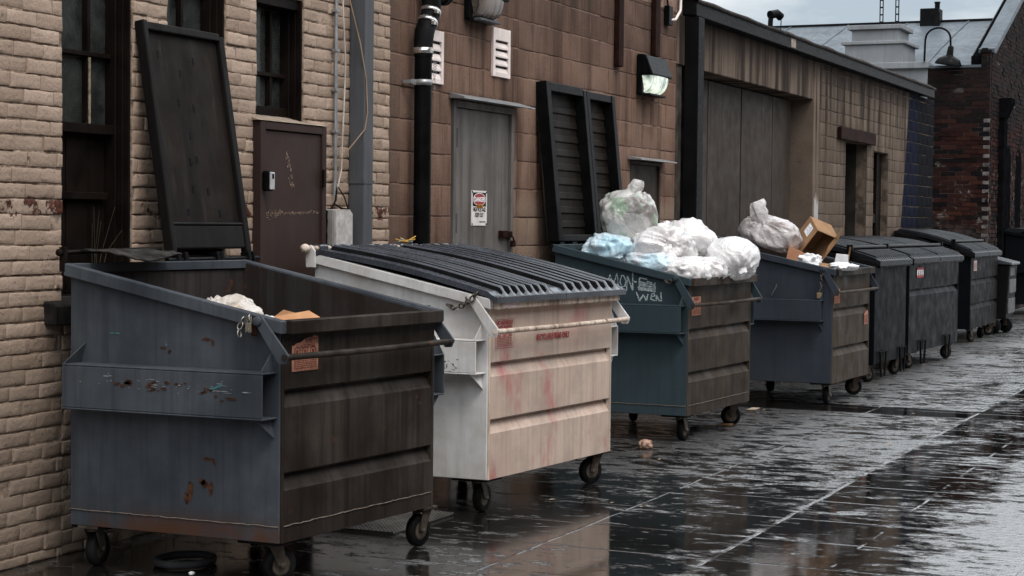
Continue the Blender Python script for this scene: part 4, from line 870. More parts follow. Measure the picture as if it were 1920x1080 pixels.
# ribbed plastic lids
def ribbed(T, y0, y1, nr, mat, bulge=.03, zoff=.02, xf=.07, duty=.62, hgt=.042, name='lid', margin=.05, drop=.03, bar=None, nx=60):
    W = T['w']; sh = T['sh']; D = T['d']; zf = T['zf']; zb = T['zb']; d = MB(); ny = nr * 22
    x0 = -D + .0
    def fn(u, v):
        y = y0 + (y1 - y0) * u; s_ = v; x = x0 + (xf - x0) * s_
        zbase = zb + zoff + (zf - zb) * s_ + bulge * math.sin(math.pi * min(1, s_ * 1.0)) 
        ph = ((y - y0 - margin) / (y1 - y0 - 2 * margin)) * nr
        inside = 0 < ph < nr
        f = ph - math.floor(ph)
        a = abs(f - .5) * 2
        r_ = max(0.0, math.sin(math.pi * min(1, max(0, (f - .16) / .68)))) ** duty
        endm = min(1, max(0, (.975 - s_) / .022)); endm2 = min(1, max(0, (s_ - .025) / .02))
        if bar is not None:
            b_ = min(1, max(0, (abs(s_ - bar) - .015) / .02)); endm *= b_
        h = (hgt * r_ if inside else hgt * .35) * endm * endm2
        return (x, y, zbase + h)
    d.grid(fn, ny, nx)
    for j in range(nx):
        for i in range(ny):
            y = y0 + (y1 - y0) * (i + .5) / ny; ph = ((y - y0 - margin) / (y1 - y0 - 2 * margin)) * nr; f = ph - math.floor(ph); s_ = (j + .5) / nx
            if 0 < ph < nr and (f < .34 or f > .70) and .03 < s_ < .965: d.mi[j * ny + i] = 1  # valleys and rib flanks get the painted shade, crests stay lighter
    # skirt around the edge
    def sk(a, b, n, f0):
        for i in range(n):
            p = f0(i / n); q = f0((i + 1) / n)
            d.add([p, q, (q[0], q[1], q[2] - drop), (p[0], p[1], p[2] - drop)], [(3, 2, 1, 0)])
    sk(0, 1, nx, lambda t_: fn(0, t_)); sk(0, 1, nx, lambda t_: fn(1, 1 - t_)); sk(0, 1, ny, lambda t_: fn(t_, 1)); sk(0, 1, ny, lambda t_: fn(1 - t_, 0))
    o = d.shear(sh).build(name, [mat, LIDSHADE], T)
    return o, fn
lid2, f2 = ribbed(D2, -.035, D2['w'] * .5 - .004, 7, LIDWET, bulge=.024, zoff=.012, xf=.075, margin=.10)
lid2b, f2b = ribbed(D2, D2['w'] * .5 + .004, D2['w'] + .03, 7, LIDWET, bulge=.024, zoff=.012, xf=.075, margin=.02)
d = MB(); d.tube([(-1.06, -.06, 1.405), (-1.06, D2['w'] + .06, 1.405)], .014, 8); d.lathe([(0, -.02), (.022, -.015), (.026, 0), (.022, .015), (0, .02)], (-1.06, -.075, 1.405), (0, 1, 0), 14)
d.shear(D2['sh']).build('hinge_rod', WHITERIM, D2)
d = MB()
for i in range(12):
    if i in (3, 9): continue
    y = .04 + i * .118; d = MB(); d.box((-1.095, y, 1.385), (-1.035, y + .075, 1.425)); d.shear(D2['sh']).build('hinge_knuckle', LIDWET, D2, bevel=.008)
d = MB(); d.prism([(-1.08, 1.30), (-1.02, 1.30), (-1.02, 1.39), (-1.05, 1.425), (-1.085, 1.41)], 'y', -.04, -.028); d.shear(D2['sh']).build('hinge_bracket', WHITE2, D2, bevel=.003)
# chains and padlocks
def chain(T, pts, r=.010, wire=.0028, name='lock_chain', mat=None):
    d = MB(); pts = [Vector(p) for p in pts]; k = 0
    for a, b in zip(pts[:-1], pts[1:]):
        L = (b - a).length; n = max(1, int(L / (r * 1.9)))
        for i in range(n):
            c = a.lerp(b, (i + .5) / n); t_ = (b - a).normalized(); s_ = t_.cross(Vector((0, 1, .2))).normalized(); q = t_.cross(s_)
            n_ = s_ if k % 2 else q; k += 1
            ring = [c + t_ * (math.cos(an) * r * 1.35) + n_ * (math.sin(an) * r * .85) for an in [2 * math.pi * j / 10 for j in range(11)]]
            d.tube(ring, wire, 5, cap=False)
    return d.build(name, mat or CHAIN, T)
ch = chain(D1, [(-.15, -.05, 1.145), (-.165, -.065, 1.10), (-.155, -.07, 1.055)], r=.013, wire=.0035); chain(D1, [(-.12, -.045, 1.155), (-.10, -.06, 1.11), (-.125, -.07, 1.08)], r=.013, wire=.0035)
d = MB(); d.box((-.125, -.075, 1.085), (-.095, -.058, 1.125)); d.tube([(-.12, -.066, 1.12), (-.12, -.066, 1.15), (-.10, -.066, 1.15), (-.10, -.066, 1.12)], .004, 6); d.build('padlock', plain('brass_padlock', (.22, .19, .15), .4, .6), D1, bevel=.003)
d = MB(); d.box((-.10, -.066, 1.07), (-.075, -.054, 1.155)); d.build('hasp', RUSTPIPE, D1, bevel=.003)
DCH = plain('dark_chain', (.10, .085, .07), .45, .7, var=.4, scale=30)
chain(D2, [(-.05, -.06, 1.18), (-.09, -.07, 1.13), (-.11, -.06, 1.12), (-.17, -.06, 1.10), (-.22, -.05, 1.12)], r=.014, wire=.004, mat=DCH); chain(D2, [(-.03, -.055, 1.19), (-.06, -.075, 1.145), (-.10, -.06, 1.165)], r=.014, wire=.004, mat=DCH)
chain(D3, [(-.06, -.05, 1.19), (-.09, -.065, 1.16), (-.13, -.06, 1.14), (-.15, -.05, 1.155)], r=.013, wire=.004, mat=DCH)
chain(D4, [(-.08, -.05, 1.18), (-.085, -.06, 1.10), (-.09, -.06, 1.0), (-.10, -.06, .97)], r=.014, wire=.004, mat=DCH)
d = MB(); d.box((-.115, -.08, .93), (-.075, -.06, .98)); d.build('padlock', plain('worn_brass', (.26, .19, .11), .4, .5), D4, bevel=.003)
# stickers
def decal(T, y0, y1, z0, z1, x=.0085, base=DECAL_O, ink=DECAL_OD, lines=True, torn=False, frame=False, name='sticker'):
    d = MB(); rr = random.Random(int(y0 * 1000)); n = 12
    if base is not None:
        top = [(y1 + (y0 - y1) * i / n, (z1 - (max(0, (i / n - .35)) * .8 * (z1 - z0) * .45 + rr.random() * .01 if torn else 0))) for i in range(n + 1)]
        pts = [(y0, z0), (y1, z0)] + top
        d.add([(x, p, q) for p, q in pts], [tuple(range(len(pts)))])
        o = d.build(name, base, T)
    else: o = None
    k = MB(); h = z1 - z0; w = y1 - y0; xx = x + .0007
    if frame or base is None:
        for (a, b, c_, e_) in ((y0, y1, z0, z0 + .0025), (y0, y1, z1 - .0025, z1), (y0, y0 + .0025, z0 + .0026, z1 - .0026), (y1 - .0025, y1, z0 + .0026, z1 - .0026)): k.box((xx - .0004, a, c_), (xx, b, e_))
    for i in range(7):
        z = z0 + h * (.07 + .053 * i)
        y = y0 + w * .08
        while y < y1 - w * .1:
            l_ = w * (.04 + .08 * rr.random()); k.box((xx - .0004, y, z), (xx, min(y1 - w * .08, y + l_), z + h * .024)); y += l_ + w * .025
    for i in range(3):
        c = (y0 + w * (.2 + .3 * i), z0 + h * .56); ro, ri = w * .115, w * .085; nn = 18
        v = []
        for j in range(nn):
            a = 2 * math.pi * j / nn; v += [(xx, c[0] + ro * math.cos(a), c[1] + ro * math.sin(a)), (xx, c[0] + ri * math.cos(a), c[1] + ri * math.sin(a))]
        k.add(v, [(2 * j, (2 * j + 2) % (2 * nn), (2 * j + 3) % (2 * nn), 2 * j + 1) for j in range(nn)])
        k.box((xx - .0004, c[0] - ro * .35, c[1] - ro * .4), (xx, c[0] + ro * .35, c[1] + ro * .3))
    p = k.build('sticker_print', ink, o if o else T)
    return o or p
s1 = decal(D1, .075, .265, .915, 1.065, torn=True)
text('WASTE', .03, DECAL_OD, s1, (.0092, .17, 1.032), (0, 1, 0), (0, 0, 1), sx=.9); text('ACCEPTED', .024, DECAL_OD, s1, (.0092, .135, 1.012), (0, 1, 0), (0, 0, 1), sx=.9)
q = decal(D2, .07, .275, .885, 1.04, base=None, ink=REDINK)
text('NO HAZARDOUS', .030, REDINK, q, (.0085, .1725, 1.012), (0, 1, 0), (0, 0, 1), sx=.74, align='CENTER', bold=.0006)
text('WASTE ACCEPTED', .027, REDINK, q, (.0085, .1725, .988), (0, 1, 0), (0, 0, 1), sx=.74, align='CENTER', bold=.0006)
text('RECYCLABLE ITEMS ONLY', .047, REDINK, D2, (.008, .535, .908), (0, 1, 0), (0, 0, 1), sx=.72, bold=.0012)
d = MB(); d.box((.0525, .08, 1.105), (.0533, .22, 1.135)); d.build('tape_scrap', plain('pink_tape', (.62, .48, .46), .6), D2)
s3 = decal(D3, .07, .25, .905, 1.04)
text('WASTE', .03, DECAL_OD, s3, (.0092, .16, 1.012), (0, 1, 0), (0, 0, 1), align='CENTER')
decal(D4, .035, .205, .885, 1.01); decal(D4, 1.02, 1.15, .66, .79, torn=True)
# chalk writing on the third dumpster's side
ch = MB(); rc = random.Random(21)
def stroke(pts, w=.008):
    P = [Vector((x - 1.188, 0, z)) for x, z in pts]
    for a, b in zip(P[:-1], P[1:]):
        n = max(2, int((b - a).length / .005))
        for i in range(n):
            c = a.lerp(b, (i + .5) / n); dr = (b - a).normalized(); pr_ = Vector((-dr.z, 0, dr.x)); l_ = (b - a).length / n * .62
            if rc.random() < .10: continue
            ww = w * (.35 + .5 * rc.random()); c = c + pr_ * rc.gauss(0, .0009)
            q = [c - dr * l_ - pr_ * ww, c + dr * l_ - pr_ * ww, c + dr * l_ + pr_ * ww, c - dr * l_ + pr_ * ww]
            ch.add([(p.x, -.0015, p.z) for p in q], [(0, 1, 2, 3)])
S = stroke
S([(.575, 1.10), (.600, 1.19), (.625, 1.11), (.655, 1.20), (.668, 1.09)], .005); S([(.690, 1.185), (.678, 1.14), (.692, 1.10), (.718, 1.11), (.722, 1.15), (.705, 1.185), (.690, 1.185)], .005)
S([(.728, 1.075), (.735, 1.18), (.775, 1.08), (.775, 1.205)], .007); S([(.785, 1.145), (.803, 1.138)], .008)
S([(.826, 1.17), (.826, 1.08)], .007); S([(.826, 1.17), (.885, 1.162)], .007); S([(.820, 1.128), (.885, 1.122)], .007); S([(.885, 1.145), (.885, 1.085)], .007); S([(.885, 1.148), (.925, 1.135), (.893, 1.112), (.932, 1.082)], .006); S([(.944, 1.138), (.946, 1.070)], .008)
S([(.815, 1.09), (.95, 1.078)], .010); S([(.815, 1.10), (.95, 1.092)], .008); S([(.82, 1.145), (.94, 1.12)], .006); S([(.82, 1.115), (.945, 1.108)], .006)
S([(.805, 1.068), (.830, 1.005), (.858, 1.050), (.880, 1.01), (.893, 1.055)], .008); S([(.915, 1.035), (.945, 1.045), (.940, 1.065), (.918, 1.055), (.915, 1.02), (.945, 1.01)], .006); S([(.955, 1.01), (.958, 1.05), (.975, 1.015), (.995, 1.01), (.99, 1.075)], .008)
ch.shear(D3['sh']).build('chalk_writing', CHALK, D3)
# coloured scuffs, rust eaten patches on the first dumpster's side
sc_ = MB(); rc2 = random.Random(4)
def blot(mb, x, z, a, b, y=-.0022, n=9, rr=rc2):
    pts = [(x + a * math.cos(2 * math.pi * k / n) * (.5 + .7 * rr.random()), z + b * math.sin(2 * math.pi * k / n) * (.5 + .7 * rr.random())) for k in range(n)]
    mb.add([(p, y, q_) for p, q_ in pts], [tuple(range(n))])
for i in range(46): blot(sc_, -.98 + .92 * rc2.random(), .850 + rc2.gauss(0, .016), .004 + .026 * rc2.random() ** 3, .0008 + .0016 * rc2.random(), -.1105)
sc_.shear(D1['sh']).build('white_scuff', plain('pale_scuff', (.20, .205, .21), .7, var=.4, scale=50), D1)
sc_ = MB()
for (x, z) in ((-.72, .845), (-.55, .842), (-.52, .828), (-.42, .855), (-.28, .835), (-.2, .81), (-.68, .85)):
    for k in range(4): blot(sc_, x + rc2.gauss(0, .022), z + rc2.gauss(0, .005), .008 + .020 * rc2.random(), .002 + .006 * rc2.random(), -.1103)
for (x, z, a, b) in ((-.44, .39, .022, .05), (-.46, .35, .012, .03), (-.37, .42, .020, .022), (-.335, .40, .016, .035), (-.38, .43, .02, .015), (-.35, .53, .03, .008), (-.32, .515, .008, .014), (-.36, 1.045, .03, .01), (-.33, 1.03, .008, .02), (-.58, 1.0, .02, .006), (-.55, .985, .012, .01)): blot(sc_, x, z, a, b)
sc_.shear(D1['sh']).build('rust_patch', plain('rust_patch', (.055, .026, .016), .8, var=.5, scale=30), D1)
sc_ = MB()
for (x, z) in ((-.22, .855), (-.235, .85), (-.21, .862), (-.82, 1.055), (-.85, 1.055), (-.25, .845)): blot(sc_, x, z, .018, .0028, -.1107 if z < .95 else -.0024)
sc_.shear(D1['sh']).build('turquoise_scuff', plain('turquoise_scuff', (.07, .19, .20), .7), D1)
sc_ = MB()
for i in range(70): blot(sc_, -.45 + .36 * rc2.random(), .80 + rc2.gauss(0, .028), .003 + .008 * rc2.random() ** 2, .002 + .006 * rc2.random() ** 2, -.1106)
for i in range(46): blot(sc_, -1.0 + .95 * rc2.random(), 1.16 + rc2.gauss(0, .004) , .003 + .02 * rc2.random() ** 2, .002 + .003 * rc2.random(), -.0365) if False else None
sc_.shear(D2['sh']).build('rust_chip', plain('dark_rust_chip', (.045, .024, .016), .8, var=.5, scale=30), D2)
# red streaks in the white dumpster's ribs
# open lid panels (children of their dumpsters)
def wpart(mb, name, mat, T, **k): return mb.build(name, mat, T, world=True, **k)
def tilted(o, ang, roll=0.0):
    """frame with origin o, local y along Y, local z up along a plane leaning back to -X by ang"""
    ca, sa = math.cos(ang), math.sin(ang)
    def P(x, y, z): return (o[0] + ca * x - sa * z, o[1] + y + roll * z, o[2] + sa * x + ca * z)
    return P
def pbox(mb, P, a, b, mi=0):
    x0, x1 = sorted((a[0], b[0])); y0, y1 = sorted((a[1], b[1])); z0, z1 = sorted((a[2], b[2]))
    v = [P(*c) for c in ((x0, y0, z0), (x1, y0, z0), (x1, y1, z0), (x0, y1, z0), (x0, y0, z1), (x1, y0, z1), (x1, y1, z1), (x0, y1, z1))]
    mb.add(v, [(0, 3, 2, 1), (4, 5, 6, 7), (0, 1, 5, 4), (1, 2, 6, 5), (2, 3, 7, 6), (3, 0, 4, 7)], mi)
P = tilted((.215, 7.30, 1.395), R(9.2)); w_, h_ = .72, 1.13
d = MB(); pbox(d, P, (-.035, .0, .02), (-.022, w_, h_))
lidA = wpart(d, 'open_lid', LIDPANEL, D1)
d = MB(); pbox(d, P, (-.034, -.002, .0), (.018, .0345, h_ + .012)); pbox(d, P, (-.0345, w_ - .045, .0), (.004, w_ + .004, h_ - .005)); pbox(d, P, (-.0335, .0355, h_ - .032), (.010, w_ - .0455, h_ + .008))
wpart(d, 'lid_rim', BLACKWORN, lidA, bevel=.006, seg=2)
d = MB(); pbox(d, P, (-.0215, .0355, .02), (.004, w_ - .0555, .135)); pbox(d, P, (-.0214, .0356, .136), (.010, w_ - .0556, .150))
wpart(d, 'lid_band', BLACKWORN, lidA, bevel=.006, seg=2)
d = MB()
for (y, z) in ((.14, .97), (.44, .96), (.31, .885), (.265, .735), (.39, .715), (.33, .575), (.30, .44), (.29, .30), (.42, .29), (.22, .185), (.50, .18), (.355, .45)): pbox(d, P, (-.0218, y, z), (-.0203, y + .020, z + .038))
wpart(d, 'slot', BLACKPL, lidA)
d = MB()
for (a, b) in ((.10, .36), (.42, .66)): pbox(d, P, (-.02, a, -.055), (.0, b, -.045))
for y in (.03, .09, .37, .405, .66): pbox(d, P, (-.03, y, -.07), (.02, y + .03, .0))
d.tube([P(.0, -.04, -.035), P(.0, .78, -.035)], .014, 8); pbox(d, P, (-.03, .70, -.085), (.025, .712, .0))
wpart(d, 'hinge_bar', BLACKPL, D1, bevel=.003)
# crumpled second lid of the first dumpster
d = MB()
def cr(u, v):
    x = .20 + .30 * v; y = 6.62 + .46 * u
    z = 1.412 - .03 * v * v + .012 * math.sin(u * 5 + v * 3) * (v) + .012 * mnoise.noise(Vector((u * 5, v * 5, 3)))
    y += .10 * v * (u - .2)
    return (x * (1 - .25 * u * v), y, z)
d.grid(cr, 26, 18, sm=True); wpart(d, 'crumpled_lid', plain('scuffed_lid_grey', (.03, .027, .025), .6, var=.6, scale=14), D1, solid=.008)
d = MB(); d.tube([(.18, 6.50, 1.405), (.19, 7.25, 1.415)], .011, 8); d.box((.17, 6.51, 1.32), (.20, 6.53, 1.43)); d.lathe([(0, -.012), (.016, -.01), (.016, .01), (0, .012)], (.18, 6.50, 1.405), (0, 1, 0), 12); wpart(d, 'hinge_rod', DARKWOOD, D1)
d = MB(); d.tube([(.26 + .5, 7.775 + .06, 1.20), (.26 + .5, 7.775 + .06, .95)], .008, 6); 
# third dumpster's tall ribbed lid
P = tilted((.15, 12.25, 1.42), R(5.8)); w_, h_ = 1.42, 1.175
d = MB(); pbox(d, P, (-.05, .0, .0), (-.04, w_, h_))
rl = random.Random(9)
lidC = wpart(d, 'open_lid', LIDPANEL, D3); d = MB()
for (a, b) in ((.0, .085), (.735, .80), (.80, .865), (w_ - .075, w_)):
    pbox(d, P, (-.0395, a + .001, .0), (.045, b - .001, h_ - .01 + (.02 if a < .4 else 0)))
pbox(d, P, (-.0394, .086, h_ - .06), (.042, .734, h_ + .006)); pbox(d, P, (-.0394, .866, h_ - .07), (.04, w_ - .076, h_ - .012))
pbox(d, P, (-.0394, .086, .0), (.03, .734, .05)); pbox(d, P, (-.0394, .866, .0), (.03, w_ - .076, .05))
wpart(d, 'lid_rim', BLACKPL, lidC, bevel=.005, seg=2); d = MB()
for (a, b) in ((.0865, .7335), (.8665, w_ - .0765)):
    for k in range(9):
        z = .155 + k * .108
        v = [P(-.0395, a, z - .052), P(-.0395, b, z - .052), P(-.029, b, z - .044), P(-.029, a, z - .044), P(-.033, a, z + .002), P(-.033, b, z + .002), P(-.0395, b, z + .008), P(-.0395, a, z + .008)]
        d.add(v, [(0, 1, 2, 3), (3, 2, 5, 4), (4, 5, 6, 7), (0, 3, 4, 7), (1, 6, 5, 2)])
wpart(d, 'lid_ribs', LIDPANEL, lidC, bevel=.003)
d = MB(); d.tube([P(.0, -.05, -.03), P(.0, w_ + .03, -.03)], .016, 8)
for y in (.05, .3, .55, .9, 1.2): pbox(d, P, (-.03, y, -.05), (.03, y + .09, -.005))
wpart(d, 'hinge_bar', BLACKPL, D3, bevel=.004)
d = MB(); d.tube([(.33, 15.30, 1.43), (.34, 16.9, 1.44)], .02, 8)
for y in (15.45, 15.8, 16.2, 16.6): d.box((.30, y, 1.39), (.38, y + .14, 1.455))
d.box((.30, 15.33, 1.33), (.33, 15.36, 1.46)); wpart(d, 'hinge_bar', BLACKPL, D4, bevel=.004)
d = MB()
def hung(u, v): return (.29 - .10 * v, 15.4 + 1.3 * u, 1.44 - .95 * v)
d.grid(hung, 10, 6, sm=False); wpart(d, 'hanging_lid', BLACKWORN, D4, solid=.03)
# thin bright wire hooks on the fourth dumpster
d = MB(); d.tube([(.92, 15.37, .945), (.96, 15.37, 1.02), (.965, 15.37, 1.045)], .004, 5); d.tube([(1.33, 15.37, .945), (1.36, 15.37, 1.02), (1.37, 15.37, 1.05)], .004, 5); wpart(d, 'wire_hook', GALV, D4)

# closed dark dumpsters further on
def closed(label, fl, fr, D, zb, zf, mat, lids, **k):
    T = dumpster(label, fl, fr, D, zb, zf, side=k.pop('side', mat), front=mat, rim=k.pop('rim', DARKBIN2), no_bar=True, weld=k.pop('weld', False), gp=GP, inner=DARKBIN, **k)
    W = T['w']; n = lids
    for i in range(n):
        a = -.03 + (W + .06) * i / n + .01; b = -.03 + (W + .06) * (i + 1) / n - .01
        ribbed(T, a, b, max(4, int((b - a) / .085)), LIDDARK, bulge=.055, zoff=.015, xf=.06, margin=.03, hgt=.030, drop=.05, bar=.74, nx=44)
    xb = -D + (.06 + D) * .74; zbv = zb + .015 + (zf - zb) * .74 + .055 * math.sin(math.pi * .74) + .035
    d = MB(); d.tube([(xb, -.06, zbv), (xb, W + .06, zbv)], .022, 8); d.box((xb - .03, -.075, zbv - .10), (xb + .03, -.05, zbv + .03)); d.box((xb - .03, W + .05, zbv - .10), (xb + .03, W + .075, zbv + .03))
    d.shear(T['sh']).build('lock_bar', BLACKPL, T, bevel=.003)
    return T
D5 = closed('faded black closed bin with plain unribbed front, just past the open cardboard box', (1.28, 17.81), (1.325, 19.10), 1.08, 1.40, 1.20, DARKBIN3, 1, ribs=(), no_pocket=True, side=DARKBIN)
D6 = closed('black closed dumpster with red and white sticker, long ribbed front', (1.27, 19.51), (1.365, 21.92), 1.08, 1.40, 1.20, DARKBIN, 2, ribs=(.88,), no_pocket=True, casters=[(-.1, .35, -1.9), (-.06, 2.2, 1.0), (-.9, .2, .3), (-.9, 2.2, 2.2)])
D7 = closed('dark brown closed dumpster with two ribs in front of the red brick', (1.06, 24.54), (1.05, 26.84), 1.02, 1.49, 1.20, DARKBIN2, 2, ribs=(.86, .53), no_pocket=True, side=DARKBIN, casters=[(-.06, .35, -1.9), (-.06, 1.35, -1.0), (-.06, 2.15, .6), (-.9, 2.0, 2.2)])
for T in (D5, D6):
    d = MB(); W = T['w']
    for a in ((.15, .95) if W < 2 else (.45, 1.65)):
        d = MB(); d.box((.004, a, .30), (.03, a + .30, .305)); d.tube([(.02, a + .04, .30), (.02, a + .08, .05)], .012, 6); d.tube([(.02, a + .28, .30), (.02, a + .22, .05)], .012, 6); d.build('foot_bracket', DARKBIN2, T)
s6 = decal(D6, .33, .62, 1.0, 1.11, base=PAPER, ink=DECAL_OD); d = MB(); d.box((.0094, .33, 1.085), (.0102, .62, 1.11)); d.box((.0094, .33, 1.0), (.0102, .62, 1.025)); d.build('red_band', REDINK, s6)
s7 = decal(D7, .20, .46, .97, 1.11, base=plain('pinkish_label', (.40, .31, .29), .7), ink=DECAL_OD)
# narrow wheeled cart beyond
T = thing('trash_cart', 'narrow dark wheeled cart tucked behind the last brown dumpster', 'cart', (1.05, 27.0, 0))
d = MB(); d.prism([(.45, .22), (1.16, .22), (1.20, 1.0), (.42, 1.05)], 'y', 26.99, 27.72); d.build('bin_body', DARKBIN2, T, world=True, bevel=.02, seg=2)
d = MB(); d.box((1.185, 27.1, .85), (1.20, 27.5, .97)); d.box((1.175, 27.06, .60), (1.197, 27.66, .80)); d.box((1.165, 27.06, .30), (1.188, 27.66, .52)); d.build('front_board', plain('grey_board', (.09, .088, .09), .6, var=.3), T, world=True, bevel=.005)
d = MB()
for i in range(7): d.prism([(.38, 1.06), (1.24, 1.01), (1.24, 1.05), (.9, 1.13), (.38, 1.12)], 'y', 26.97 + i * .11, 27.065 + i * .11)
d.build('lid', LIDWET, T, world=True, bevel=.01)
for (x, y) in ((.98, 27.06), (1.08, 27.5)):
    d = MB(); d.lathe([(0, -.03), (.10, -.03), (.11, 0), (.10, .03), (0, .03)], (x, y, .11), (.3, 1, 0), 20); wh = d.build('wheel', RUBBER, T, world=True); d = MB(); d.box((x - .03, y - .045, .11), (x + .03, y - .035, .23)); d.box((x - .03, y + .035, .11), (x + .03, y + .045, .23)); d.build('caster_fork', CASTERM, wh, world=True)
D9 = dumpster('big black closed dumpster beside the red brick wall at right edge', (1.30, 33.2), (1.32, 35.2), 1.12, 1.50, 1.30, side=DARKBIN, front=DARKBIN, rim=DARKBIN, frim=DARKBIN, gp=GP, weld=False, inner=DARKBIN, pocket=(.75, .95), no_bar=True)
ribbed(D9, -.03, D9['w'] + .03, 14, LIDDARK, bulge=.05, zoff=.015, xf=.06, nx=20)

# ---------------------------------------------------------------- rubbish: bags, boxes, papers
import bmesh as _bm
def bag(name, label, cat, c, rad, mat, seed=1, knot=None, pw=.8, wr=.10, big=.16, sub=5, rot=(0, 0, 0), gp='rubbish bags', ear=0.0, knot_k=13, flat=.75, ear_dir=None):
    """crumpled plastic bag: a squarish blob with radial pleats drawn to its knot"""
    b = _bm.new(); _bm.ops.create_icosphere(b, subdivisions=sub, radius=1.0)
    k = Vector(knot).normalized() if knot else None; o3 = Vector((seed * 3.17, seed * 1.3, seed * 7.1))
    if k: kx = k.orthogonal().normalized(); ky = k.cross(kx)
    rx = Matrix.Rotation(rot[2], 3, 'Z') @ Matrix.Rotation(rot[1], 3, 'Y') @ Matrix.Rotation(rot[0], 3, 'X')
    for v in b.verts:
        n = v.co.normalized()
        p = Vector([math.copysign(abs(q) ** pw, q) for q in n])
        f = 1 + big * mnoise.noise(n * 1.5 + o3) + big * .5 * mnoise.noise(n * 3.1 + o3)
        r1 = 1 - abs(mnoise.noise(n * 3.3 + o3 * 2)) * 2; r2 = 1 - abs(mnoise.noise(n * 7.0 + o3 * 1.3 + Vector((mnoise.noise(n * 2), 0, 0)))) * 2; r3 = 1 - abs(mnoise.noise(n * 15 + o3)) * 2
        q = Vector((n.x, n.y, n.z * .45)) if not k else n - k * (n.dot(k) * .65)
        q = q + Vector((mnoise.noise(n * 1.7 + o3), mnoise.noise(n * 1.7 - o3), mnoise.noise(n * 1.9 + o3 * .5))) * .35
        r1 = 1 - abs(mnoise.noise(q * 2.1 + o3 * 2)) * 2.6; r2 = 1 - abs(mnoise.noise(q * 4.2 + o3 * 1.3)) * 2.6; r3 = 1 - abs(mnoise.noise(q * 9 + o3)) * 2.4
        f += wr * (.50 * max(0, r1) ** 1.6 + .15 * max(0, r2) ** 1.8 + .03 * max(0, r3) ** 2)
        if k:
            a = n.angle(k); fall = math.exp(-(a / .85) ** 2); phi = math.atan2(n.dot(ky), n.dot(kx))
            f += fall * .060 * math.sin(knot_k * phi + 4 * mnoise.noise(n * 2 + o3)) * min(1, a / .25) + .03 * fall * math.sin(knot_k * 2.3 * phi)
            f -= .20 * math.exp(-(a / .42) ** 2); f += .10 * math.exp(-(a / .10) ** 2)
        p = p * f
        if p.z < -flat: p.z = -flat + (p.z + flat) * .2
        v.co = rx @ Vector((p.x * rad[0], p.y * rad[1], p.z * rad[2]))
    me = bpy.data.meshes.new(name); b.to_mesh(me); b.free()
    for p_ in me.polygons: p_.use_smooth = True
    me.materials.append(mat); o = bpy.data.objects.new(name, me); COL.objects.link(o); o.location = c
    tag(o, label, cat, gp)
    if ear and k:
        kk = rx @ Vector((k.x * rad[0], k.y * rad[1], k.z * rad[2])); base = kk * .86; dr = Vector(ear_dir).normalized() if ear_dir else kk.normalized()
        sx_ = dr.cross(CW).normalized(); sy_ = dr.cross(sx_); e = MB()
        def ef(u, v):
            t_ = v; w = ear * (.10 + .26 * math.sin(math.pi * min(1, t_ * .80)) ** .8); a = u * 2 * math.pi
            q = base + dr * (ear * t_ * 1.15 - .02) + sx_ * (math.cos(a) * w * (1 + .25 * math.sin(5 * a + 3 * t_))) + sy_ * (math.sin(a) * w * .42) + sx_ * (.06 * ear * math.sin(5 * t_))
            q += sx_ * (.10 * ear * mnoise.noise(Vector((u * 6, v * 4, seed))))
            return q
        e.grid(ef, 24, 14); e.build('tied_end', mat, o)
    return o
# bag inside the first dumpster (rests on rubbish below)
bag('rubbish_bag', 'cream tied bag inside the slate blue dumpster behind its rim', 'bag', (.70, 7.04, 1.08), (.15, .13, .125), BAG1, seed=3, knot=(-.1, -.3, .95), wr=.16, knot_k=11, flat=.9)
bag('rubbish_bag', 'white bag slumped beside the cream bag in the slate blue dumpster', 'bag', (.86, 7.10, 1.035), (.10, .10, .085), BAGW, seed=8, wr=.14)
def card(name, label, pts, th, mat, gp=None, cat='cardboard', flat_n=None):
    d = MB(); P_ = [Vector(p) for p in pts]; n = (P_[1] - P_[0]).cross(P_[2] - P_[0]).normalized() * th; m_ = len(P_)
    d.add([p for p in P_] + [p + n for p in P_], [tuple(range(m_ - 1, -1, -1)), tuple(range(m_, 2 * m_))] + [(i, (i + 1) % m_, (i + 1) % m_ + m_, i + m_) for i in range(m_)])
    o = d.build(name, mat, None, loc=tuple(P_[0])); tag(o, label, cat, gp); return o
card('cardboard_scrap', 'torn orange brown cardboard scrap at the slate blue dumpster front corner', [(.95, 7.02, 1.03), (1.18, 7.16, 1.02), (1.10, 7.20, 1.115), (1.06, 7.17, 1.145), (1.02, 7.12, 1.135), (.98, 7.08, 1.15), (.95, 7.05, 1.12)], .004, plain('orange_cardboard', (.46, .24, .125), .8, var=.15))
d = MB(); rj = random.Random(6)
def heap(x0, x1, y0, y1, zc, amp, sd):
    def f(u, v):
        x = x0 + (x1 - x0) * u; y = y0 + (y1 - y0) * v
        return (x, y, zc + amp * mnoise.noise(Vector((x * 4, y * 4, sd))) + amp * .5 * mnoise.noise(Vector((x * 11, y * 11, sd))))
    return f
for (nm, T, x0, x1, y0, y1, z) in (('mixed_rubbish', D1, .30, 1.25, 6.62, 7.70, .92), ('mixed_rubbish', D3, .28, 1.12, 12.30, 13.50, 1.05), ('mixed_rubbish', D4, .50, 1.40, 15.46, 16.55, 1.04)):
    d = MB(); d.grid(heap(x0, x1, y0, y1, z, .09, y0), 40, 40); o = d.build(nm, plain('mixed_rubbish', (.05, .042, .036), .7, var=.6, scale=14), None, loc=(x0, y0, z)); tag(o, 'dark mixed rubbish filling the %s' % ({D1: 'slate blue dumpster', D3: 'teal dumpster under its white bags', D4: 'dull blue dumpster under its cardboard box'}[T]), 'rubbish', None, 'stuff')
